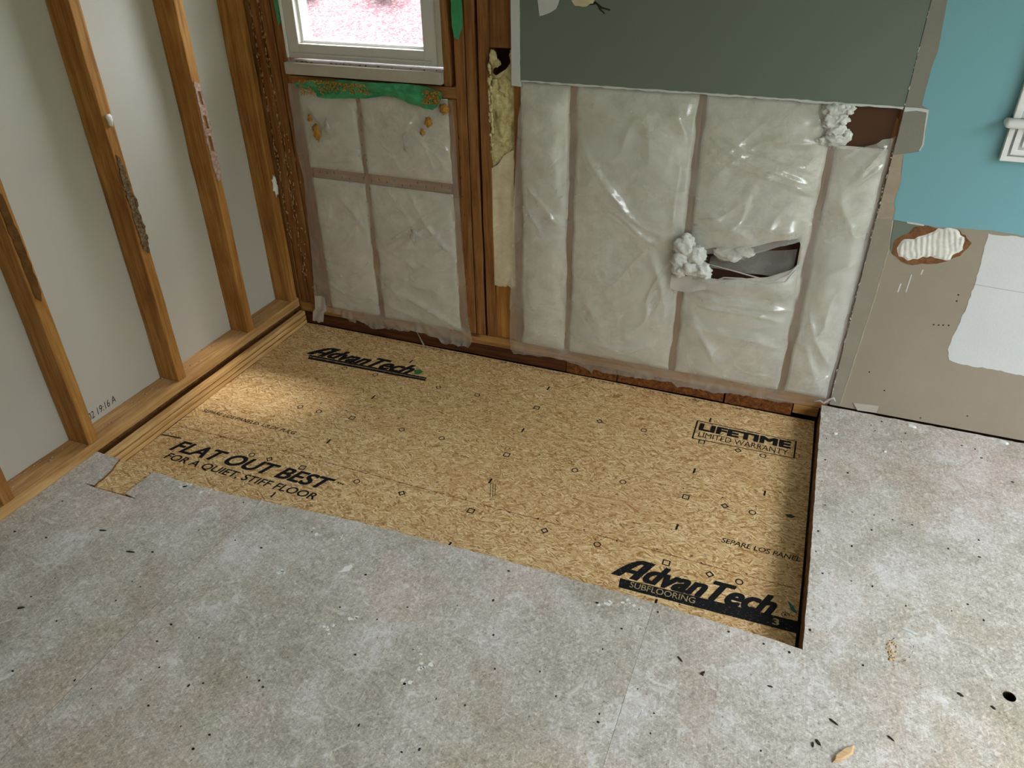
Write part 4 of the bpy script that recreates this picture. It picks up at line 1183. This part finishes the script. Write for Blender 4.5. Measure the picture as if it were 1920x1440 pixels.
def dep2(x, z, u, v):
    bz = max(0.0, min(1.0, z / 0.10)) * max(0.0, min(1.0, (1.0 - z) / 0.06))
    b = bays(x, RXB) * bz
    y = -0.0075 * min(1, b * 3 + 0.62) - 0.028 * b - (0.010 * b if 1.25 < x < 1.63 else 0) - ridges(x, z, 0.4) * 0.015 * b
    y -= sum(fold(x, z, *f) for f in FL2) * (0.35 + 0.65 * min(1, b * 2))
    y -= 0.013 * b * max(-0.6, noise.fractal(Vector((x * 4.5, z * 4.5, 4.3)), 0.9, 2.0, 4))
    ed = max(0, 1 - v / 0.06)
    y -= ed * (0.006 + 0.008 * noise.noise(Vector((x * 40, z * 30, 2))))
    sd = max(0, 1 - u / 0.05)
    y -= sd * (0.004 + 0.006 * noise.noise(Vector((x * 60, z * 14, 5))))
    if 1.66 < x < 2.03 and 0.37 < z < 0.46:      # slack lower lip of the tear
        y -= 0.012 * math.sin((z - 0.37) / 0.09 * math.pi)
    return soft(y, -0.0046 - 0.0040 * min(1.0, b * 4))


sh2 = sheet('plastic_sheet', 1.0, 2.203, -0.06, 1.002, lambda z: interp(lf2, z) + 0.002 * noise.noise(Vector((z * 40, 3, 0))), lambda z: 2.2036, lambda x: 1.0015, lambda x: interp(bt2, x) + 0.003 * noise.noise(Vector((x * 90, 5, 0))), 0.005, dep2, [jag(hole_poly, 0.002, 0.012, seed=21), jag(brown_poly, 0.0025, 0.012, seed=22)], 'plastic')
tag(sh2, 'wide translucent plastic vapour barrier, torn open near the middle, under the green drywall', 'plastic sheet')
# torn lips of the slit
def lip(pts, r, name='torn_lip'):
    return tube(name, pts, r, 'plastic_edge', sh2, 6)


lip([(1.73, -0.03, 0.470), (1.80, -0.034, 0.462), (1.90, -0.036, 0.448), (1.95, -0.034, 0.446), (1.99, -0.028, 0.470), (2.013, -0.02, 0.505)], [0.0015, 0.002, 0.0025, 0.0025, 0.003, 0.002])
lip([(1.757, -0.03, 0.410), (1.790, -0.036, 0.432), (1.85, -0.036, 0.438), (1.93, -0.036, 0.432), (1.985, -0.03, 0.446), (2.01, -0.02, 0.485)], [0.002, 0.003, 0.003, 0.003, 0.003, 0.002])
ribbon('torn_flap', [[(1.615 + 0.018 * i, -0.028 - 0.006 * math.sin(i * 0.9 + j) - 0.003 * j, 0.412 - 0.012 * j - 0.006 * math.sin(i * 0.7) * (j / 3) + 0.0012 * i) for i in range(13)] for j in range(5)], 'plastic_edge', sh2)
ribbon('inner_flap', [[(1.73 + 0.0225 * i, 0.004 + 0.004 * j + 0.004 * math.sin(i), 0.442 + j / 7 * (0.033 + 0.0052 * i)) for i in range(13)] for j in range(8)], 'plastic', sh2)

# things stuck to the plastic
t1 = lumps('insulation_tuft', [((1.650, -0.030, 0.520), (0.036, 0.024, 0.036)), ((1.690, -0.032, 0.495), (0.034, 0.024, 0.034)), ((1.640, -0.034, 0.475), (0.030, 0.024, 0.030)), ((1.675, -0.036, 0.450), (0.034, 0.024, 0.028)), ((1.715, -0.036, 0.448), (0.030, 0.022, 0.026)), ((1.730, -0.03, 0.430), (0.018, 0.016, 0.014)), ((1.640, -0.034, 0.435), (0.026, 0.02, 0.024)), ((1.652, -0.028, 0.548), (0.020, 0.016, 0.018))], 'wool', None, 4, 0.30, 1.7)
tag(t1, 'white fluffy insulation tuft bulging from the left end of the plastic tear', 'insulation')
t1b = lumps('insulation_tuft', [((1.775, -0.012, 0.508), (0.03, 0.02, 0.018)), ((1.80, -0.012, 0.502), (0.034, 0.02, 0.020)), ((1.840, -0.010, 0.520), (0.034, 0.02, 0.016))], 'wool', None, 4, 0.30, 1.7)
tag(t1b, 'small soft insulation tuft hanging over the upper edge of the plastic tear', 'insulation')
t2 = lumps('insulation_tuft', [((2.028, -0.010, 0.985), (0.036, 0.018, 0.020)), ((2.050, -0.012, 0.960), (0.022, 0.016, 0.016)), ((2.022, -0.010, 0.955), (0.028, 0.018, 0.026)), ((2.040, -0.012, 0.928), (0.026, 0.018, 0.024)), ((2.045, -0.012, 0.905), (0.032, 0.018, 0.020)), ((2.008, -0.012, 0.896), (0.018, 0.014, 0.012)), ((2.070, -0.012, 0.915), (0.016, 0.014, 0.018)), ((2.062, -0.012, 0.99), (0.018, 0.014, 0.016))], 'wool', None, 4, 0.38, 2.1)
tag(t2, 'clump of white wool insulation in front of the brown opening below the green drywall', 'insulation')
def wisps(parent, spots, n, seed):
    rn = random.Random(seed)
    vs, fs = [], []
    for _ in range(n):
        c, r = rn.choice(spots)
        d = Vector((rn.gauss(0, 1), -abs(rn.gauss(0, 0.7)), rn.gauss(0, 1))).normalized()
        p = Vector((c[0] + d.x * r[0] * 0.85, c[1] + d.y * r[1] * 0.85, c[2] + d.z * r[2] * 0.85))
        t = (d * 0.5 + Vector((rn.gauss(0, 1.0), rn.gauss(0, 0.4), rn.gauss(0, 1.0)))).normalized()
        curl = Vector((rn.gauss(0, 0.35), rn.gauss(0, 0.2), rn.gauss(0, 0.35)))
        L, w = rn.uniform(0.002, 0.005), rn.uniform(0.0002, 0.00045)
        k = len(vs)
        for q in range(4):
            side = t.cross(Vector((0.2, 1, 0.1))).normalized() * w * (1 - 0.25 * q)
            vs += [tuple(p - side), tuple(p + side), tuple(p + Vector((0, -w, 0)))]
            p = p + t * L
            p.y = min(p.y, -0.004)
            t = (t + curl).normalized()
        for q in range(3):
            for e in range(3):
                a, b = k + 3 * q + e, k + 3 * q + (e + 1) % 3
                fs.append([a, b, b + 3, a + 3])
    return tag(add('wool_fibres', vs, fs, 'wool', parent), kind='stuff')


wisps(t1, [((1.650, -0.030, 0.520), (0.036, 0.024, 0.036)), ((1.690, -0.032, 0.495), (0.034, 0.024, 0.034)), ((1.640, -0.034, 0.460), (0.032, 0.024, 0.040)), ((1.690, -0.036, 0.450), (0.040, 0.024, 0.028))], 2600, 1)
wisps(t1b, [((1.80, -0.012, 0.508), (0.05, 0.02, 0.018))], 700, 2)
wisps(t2, [((2.028, -0.010, 0.985), (0.036, 0.018, 0.020)), ((2.025, -0.010, 0.945), (0.028, 0.018, 0.030)), ((2.042, -0.012, 0.905), (0.034, 0.018, 0.024))], 1500, 3)
bb = board('brown_sheathing_piece', 1.95, 2.2, 0.0, 0.012, 0.872, 1.003, 'brown_board', None, 0.001)
tag(bb, 'dark brown sheathing board exposed at the torn upper right corner of the plastic', 'board')

# green flashing membrane below the sill
gt = [(0.180, 0.950), (0.253, 0.962), (0.367, 0.968), (0.499, 0.970), (0.60, 0.972), (0.73, 0.970), (0.775, 0.955)]
gb = [(0.180, 0.936), (0.249, 0.925), (0.274, 0.904), (0.381, 0.907), (0.471, 0.913), (0.52, 0.922), (0.560, 0.930), (0.600, 0.920), (0.663, 0.905), (0.70, 0.898), (0.735, 0.893), (0.755, 0.905), (0.775, 0.940)]
rows = []
for j in range(13):
    row = []
    for i in range(91):
        x = 0.180 + 0.595 * i / 90
        a, b = interp(gb, x), interp(gt, x)
        z = a + (b - a) * j / 12
        y = -0.029 - 0.010 * noise.fractal(Vector((x * 22, z * 46, 0.5)), 0.8, 2.0, 5) - 0.005 * math.sin((z - 0.9) * 90 + 4 * math.sin(x * 9))
        row.append((x, y, z))
    rows.append(row)
gm = ribbon('flashing_membrane', rows, 'membrane', None)
tag(gm, 'crumpled green flashing membrane strip under the small window sill', 'membrane')
for k, poly in enumerate(([(0.816, 1.40), (0.814, 1.16), (0.820, 1.125), (0.836, 1.118), (0.848, 1.150), (0.853, 1.20), (0.852, 1.40)], [(0.124, 1.40), (0.126, 1.16), (0.131, 1.135), (0.138, 1.15), (0.141, 1.20), (0.141, 1.40)])):
    g = prism('flashing_membrane', jag(poly, 0.0015, 0.012, seed=k), XZ, -0.0065, -0.0022, 'membrane')
    tag(g, ('green membrane strip on the stud right of the small window', 'narrow green membrane scrap on the stud left of the small window')[k], 'membrane')
# orange spray foam crumbs
rn = random.Random(21)
items = []
for _ in range(420):
    x = 0.20 + 0.30 * rn.random() ** 1.2
    z = 0.962 - rn.random() ** 1.5 * (0.055 if x < 0.30 else 0.035)
    items.append(((x, -0.031 - rn.random() * 0.006, z), (rn.uniform(0.0014, 0.0045), rn.uniform(0.0014, 0.003), rn.uniform(0.0014, 0.004))))
f1 = lumps('spray_foam_crumbs', items, 'foam_orange', None, 1)
tag(f1, 'orange spray foam crumbs spread along the left half of the green membrane', 'spray foam', kind='stuff')
items = [((0.735 + rn.uniform(-0.035, 0.035), -0.032 - rn.random() * 0.008, 0.935 + rn.uniform(-0.02, 0.025)), (rn.uniform(0.0014, 0.0045), rn.uniform(0.0014, 0.003), rn.uniform(0.0014, 0.004))) for _ in range(150)]
f2 = lumps('spray_foam_crumbs', items, 'foam_orange', None, 1)
tag(f2, 'orange spray foam crumbs at the right end of the green membrane', 'spray foam', kind='stuff')
for (x, z, rx, rz, s, lb) in ((0.238, 0.775, 0.016, 0.030, 1, 'largest orange foam blob on the left half of the plastic below the small window'), (0.216, 0.825, 0.008, 0.012, 2, 'small orange foam blob near the upper left corner of the plastic'), (0.686, 0.812, 0.009, 0.013, 3, 'orange foam dot at the centre of the radiating plastic creases'), (0.712, 0.850, 0.013, 0.016, 4, 'flat yellowish foam smear up and right of the radiating plastic creases'), (0.777, 0.898, 0.016, 0.016, 5, 'brown foam blob at the upper right corner of the plastic below the small window')):
    tag(lump('spray_foam_blob', (x, -0.022, z), (rx, 0.009, rz), 'foam_orange', None, 3, 0.6, 3.0, s), lb, 'spray foam')

# spray foam column between the doubled stud and the white drywall edge
vs, fs = [], []
NXF, NZF = 14, 120
for j in range(NZF + 1):
    for i in range(NXF + 1):
        x = 0.938 + 0.089 * i / NXF
        z = 0.245 + 0.845 * j / NZF
        big = 0.016 * noise.fractal(Vector((x * 22, z * 22, 7)), 0.9, 2.0, 4) if z > 0.80 else 0.004 * noise.fractal(Vector((x * 30, z * 30, 7)), 0.9, 2.0, 3)
        vs.append((x, 0.012 + big, z))
hole_pts = ([(0.955, 1.093), (1.012, 1.095), (1.011, 1.055), (0.998, 1.035), (0.960, 1.012), (0.944, 1.018), (0.950, 1.032), (0.968, 1.045), (0.965, 1.066)])
hole, lost = inpoly(hole_pts), set()
for j in range(NZF):
    for i in range(NXF):
        a = j * (NXF + 1) + i
        cx, cz = (vs[a][0] + vs[a + 1][0]) / 2, (vs[a][2] + vs[a + NXF + 1][2]) / 2
        if hole(cx, cz):
            lost.update([a, a + 1, a + NXF + 2, a + NXF + 1])
        else:
            fs.append([a, a + 1, a + NXF + 2, a + NXF + 1])
for k in lost & {k for f in fs for k in f}:
    b = near_on(hole_pts, vs[k][0], vs[k][2])
    vs[k] = (b[1], vs[k][1], b[2])
fc = add('spray_foam_fill', vs, fs, 'foam_yellow', None, smooth=True)
tag(fc, 'pale yellow spray foam filling the gap between studs left of the green drywall', 'spray foam')
rn = random.Random(6)
lumps('foam_bead', [((0.941 + rn.uniform(-0.004, 0.006), 0.001, 0.76 + 0.30 * rn.random()), (rn.uniform(0.002, 0.006), 0.005, rn.uniform(0.004, 0.014))) for k in range(40)], 'foam_yellow', fc, 2, 0.6, 2.6)
lumps('foam_lump', [((0.952, 0.008, 1.066), (0.014, 0.012, 0.024)), ((0.966, 0.008, 1.052), (0.012, 0.010, 0.013)), ((1.018, 0.008, 1.078), (0.007, 0.010, 0.018)), ((0.957, 0.006, 0.992), (0.010, 0.010, 0.013)), ((0.99, 0.016, 0.985), (0.032, 0.012, 0.034))], 'foam_yellow', fc, 3, 0.4, 2.6)
facing = relief('paper_facing', jag([(0.934, 0.70), (0.960, 0.715), (0.985, 0.750), (1.024, 0.775), (1.026, 0.26), (1.005, 0.247), (0.985, 0.258), (0.960, 0.245), (0.930, 0.250)], 0.003, 0.012, seed=11), 0.004, 0.004, 'foam_face', None, lambda x, z: noise.fractal(Vector((x * 14, z * 9, 2)), 0.9, 2, 3), 0.006)
tag(facing, 'torn cream paper facing below the yellow spray foam', 'paper')
# foam drips on the corner studs
rn = random.Random(31)
def drips(x, z0, z1, n, par, sx):
    lumps('foam_drips', [((x + rn.gauss(0, sx), -0.0015, rn.uniform(z0, z1)), (rn.uniform(0.0012, 0.0036), 0.003, rn.uniform(0.002, 0.010))) for _ in range(n)], 'foam_old', par, 1, 0.6)


drips(0.055, 0.12, 1.26, 110, s_corner[1], 0.004)
drips(0.013, 0.30, 1.26, 80, s_corner[0], 0.003)
drips(0.075, 0.10, 0.75, 30, s_corner[1], 0.010)


# ================================================================== SMALL THINGS ON THE FLOOR
def shard(name, x, y, L, w, a, mat, label, cat, z=0.0, h=0.003, group=None, seed=0):
    rn = random.Random(seed)
    pts = [(-L / 2, 0), (-L / 4, -w * 0.5 * rn.uniform(0.6, 1.2)), (L / 4, -w * 0.5 * rn.uniform(0.6, 1.2)), (L / 2, w * 0.1), (L / 5, w * 0.5), (-L / 3, w * 0.45)]
    ca, sa = math.cos(a), math.sin(a)
    vs = [(x + px * ca - py * sa, y + px * sa + py * ca, z + 0.0002) for px, py in pts] + [(x + 0.75 * (px * ca - py * sa), y + 0.75 * (px * sa + py * ca), z + h) for px, py in pts]
    n = len(pts)
    fs = [list(range(n))[::-1], list(range(n, 2 * n))] + [[i, (i + 1) % n, n + (i + 1) % n, n + i] for i in range(n)]
    return tag(add(name, vs, fs, mat), label, cat, group)


SPL = ['long dark splinter just above the pale wood chip on the old floor', 'left one of two short dark splinters beside the pale wood chip', 'right one of two short dark splinters beside the pale wood chip',
       'dark splinter just left of the round hole in the old floor', 'dark splinter right of the pale wood chip, below the oval knot', 'thin dark splinter below the middle of the black brand bar on the old floor',
       'stubby dark splinter below the right half of the black brand bar', 'flat dark splinter below the front right corner of the floor opening', 'dark splinter just below the round hole in the old floor',
       'thin dark splinter below the two-line slogan on the left old floor', 'dark splinter below the notch at the lower left of the opening', 'dark splinter nearest the left edge of the view on the old floor']
for i, (x, y, L, w, a) in enumerate(((2.273, -1.29, 0.024, 0.004, -0.5), (2.235, -1.361, 0.014, 0.005, 1.7), (2.245, -1.352, 0.018, 0.006, -0.8), (2.532, -1.117, 0.016, 0.006, -0.5), (2.387, -1.287, 0.018, 0.004, -0.6), (1.932, -1.249, 0.020, 0.004, -0.7), (1.988, -1.268, 0.016, 0.005, 0.9), (2.136, -1.249, 0.014, 0.003, 0.0), (2.596, -1.127, 0.012, 0.005, -0.6), (0.45, -1.446, 0.030, 0.004, 0.2), (0.311, -1.409, 0.024, 0.004, 0.3), (0.339, -1.701, 0.02, 0.006, 0.6))):
    shard('wood_splinter', x, y, L, w, a, 'splinter', SPL[i], 'splinter', group='dark splinters scattered on the old floor', seed=i)
shard('wood_chip', 2.296, -1.361, 0.072, 0.016, 0.92, 'wood_chip', 'pale elongated wood chip on the old floor near the bottom edge of the view', 'wood chip', h=0.007, seed=40)
shard('gypsum_chip', 2.466, -0.046, 0.034, 0.012, -0.3, 'chip', 'largest white gypsum chip at the foot of the tan wall', 'debris', h=0.006, seed=41)
shard('gypsum_chip', 2.233, -0.18, 0.016, 0.011, 0.4, 'chip', 'round white gypsum crumb beside the upper right corner of the floor opening', 'debris', h=0.005, seed=42)
shard('gypsum_chip', 2.74, -0.040, 0.03, 0.012, -0.2, 'chip', 'white gypsum chip at the wall foot by the right edge of the view', 'debris', h=0.006, seed=43)
shard('gypsum_chip', 2.384, -0.224, 0.012, 0.008, 0.8, 'chip', 'small white crumb in the middle of the old floor below the gouged wall', 'debris', h=0.003, seed=44)
fl_ = prism('plaster_flake', jag([(1.026, -1.306), (1.036, -1.300), (1.043, -1.296), (1.055, -1.288), (1.056, -1.272), (1.046, -1.266), (1.041, -1.276), (1.034, -1.280), (1.036, -1.290)], 0.0022, 0.006, seed=2), XY, 0.0012, 0.0001, 'chip')
tag(fl_, 'thin white plaster flake stuck to the old floor in front of the strand board', 'debris')
SPOTS = [(0.873, -1.198), (0.886, -1.354), (1.113, -1.468), (1.149, -1.427), (1.336, -1.449), (1.378, -1.486), (1.36, -1.541), (0.392, -1.165), (0.47, -1.168), (0.968, -1.191), (1.724, -1.155), (1.778, -1.13)]
rn = random.Random(52)
bm = bmesh.new()
for (x, y) in SPOTS:
    for _ in range(5):
        cx, cy, rr = x + rn.gauss(0, 0.010), y + rn.gauss(0, 0.008), rn.uniform(0.002, 0.007)
        bm.faces.new([bm.verts.new((cx + rr * rn.uniform(0.4, 1.3) * math.cos(k * 0.785), cy + rr * rn.uniform(0.4, 1.3) * math.sin(k * 0.785), 0.0005)) for k in range(8)])
tag(from_bm('plaster_spots', bm, 'chip', floor), kind='stuff')
# raised oval knot in the old floor
rn = random.Random(17)
bm = bmesh.new()
for k in range(15):
    a = -0.6 + k * 0.30 + rn.uniform(-0.1, 0.1)
    L, w = rn.uniform(0.12, 0.30), rn.uniform(0.0008, 0.0022)
    qs = []
    for da, dr in ((0, -w), (L / 2, -w * 0.6), (L, 0), (L / 2, w * 0.6)):
        ex, ey = (0.025 + dr) * math.cos(a + da + math.pi), (0.046 + dr) * math.sin(a + da + math.pi)
        qs.append(bm.verts.new((2.412 + ex * 0.94 + ey * 0.34, -1.03 - ex * 0.34 + ey * 0.94, 0.0008)))
    bm.faces.new(qs)
tag(from_bm('knot_cracks', bm, 'splinter', floor), kind='stuff')
lumps('knot_crumbs', [((2.388 + rn.uniform(-0.006, 0.016), -1.045 + rn.uniform(-0.03, 0.03), 0.0005), (rn.uniform(0.002, 0.005), rn.uniform(0.002, 0.005), 0.0012)) for _ in range(26)], 'wood_chip', floor, 1)
shard('wood_sliver', 2.432, -0.968, 0.044, 0.009, -0.15, 'white_edge', 'thin whitish sliver above the oval knot in the old floor', 'debris', h=0.003, seed=45)
# torn vinyl tab and curled shred at the wall foot
tabp = prism('paper_tab', [(2.278, 0.031), (2.357, 0.038), (2.355, 0.010), (2.296, 0.006)], XZ, -0.0175, -0.0135, 'sill')
tag(tabp, 'small pale paper tab at the foot of the tan wall', 'paper')
cu = tube('curled_shred', [(2.155, -0.022, 0.012), (2.172, -0.026, 0.022), (2.186, -0.024, 0.014), (2.200, -0.026, 0.034), (2.212, -0.028, 0.044), (2.220, -0.026, 0.030)], [0.002, 0.003, 0.0035, 0.004, 0.004, 0.002], 'plastic_edge')
tag(cu, 'curled plastic shred at the lower right corner of the wide plastic sheet', 'plastic scrap')

# ================================================================== OUTSIDE
tag(multi_box('added_sun_shade', [(-0.6, 1.6, 0.105, 0.48, 2.5, 2.56), (1.6, RX + 0.6, 0.105, 1.5, 2.5, 2.56)], 'white_trim'), kind='structure')  # unseen roof slabs, added to cut the sun entering both windows
gr = multi_box('garden_ground', [(-60, 40, -40, 90, -0.80, -0.615)], 'lawn')
mulch = add('mulch_bank', [(-30, 6, -0.62), (1.5, 6, -0.62), (1.5, 20, 4.7), (-30, 20, 4.7), (-30, 20.5, -0.62), (1.5, 20.5, -0.62)], [[0, 1, 2, 3], [3, 2, 5, 4], [0, 3, 4], [1, 5, 2]], 'mulch')
tag(mulch, kind='structure')
tag(gr, kind='structure')
rn = random.Random(2)
hv, hf = [], []
HN, HM = 60, 14
for i in range(HN + 1):
    for j in range(HM + 1):
        y = -16 + 24 * i / HN
        a = math.pi * j / HM
        q = Vector((0, y * 0.9, j * 0.7))
        k = 1 + 0.22 * noise.fractal(q, 0.9, 2.1, 4)
        hv.append((9.6 + 1.3 * math.cos(a) * k, y, -0.6 + 3.9 * math.sin(a) ** 0.6 * k))
for i in range(HN):
    for j in range(HM):
        a = i * (HM + 1) + j
        hf.append([a, a + 1, a + HM + 2, a + HM + 1])
tag(add('added_light_blocker', hv, hf, 'light_blocker', smooth=True), kind='structure')  # unseen hedge shape, added to block low daylight at the right-hand door
for k, (x, y) in enumerate(((-4.24, 8.2), (-5.60, 8.15))):
    items = [((x + rn.gauss(0, 0.13), y + rn.gauss(0, 0.06), 0.36 + abs(rn.gauss(0, 0.05))), (rn.uniform(0.05, 0.10), rn.uniform(0.05, 0.1), rn.uniform(0.04, 0.08))) for _ in range(26)]
    tag(lumps('garden_plant', items, 'leaf', None, 2, 0.5), ('yellow-green garden plant seen through the middle of the small window', 'yellow-green garden plant seen through the left of the small window')[k], 'plant')
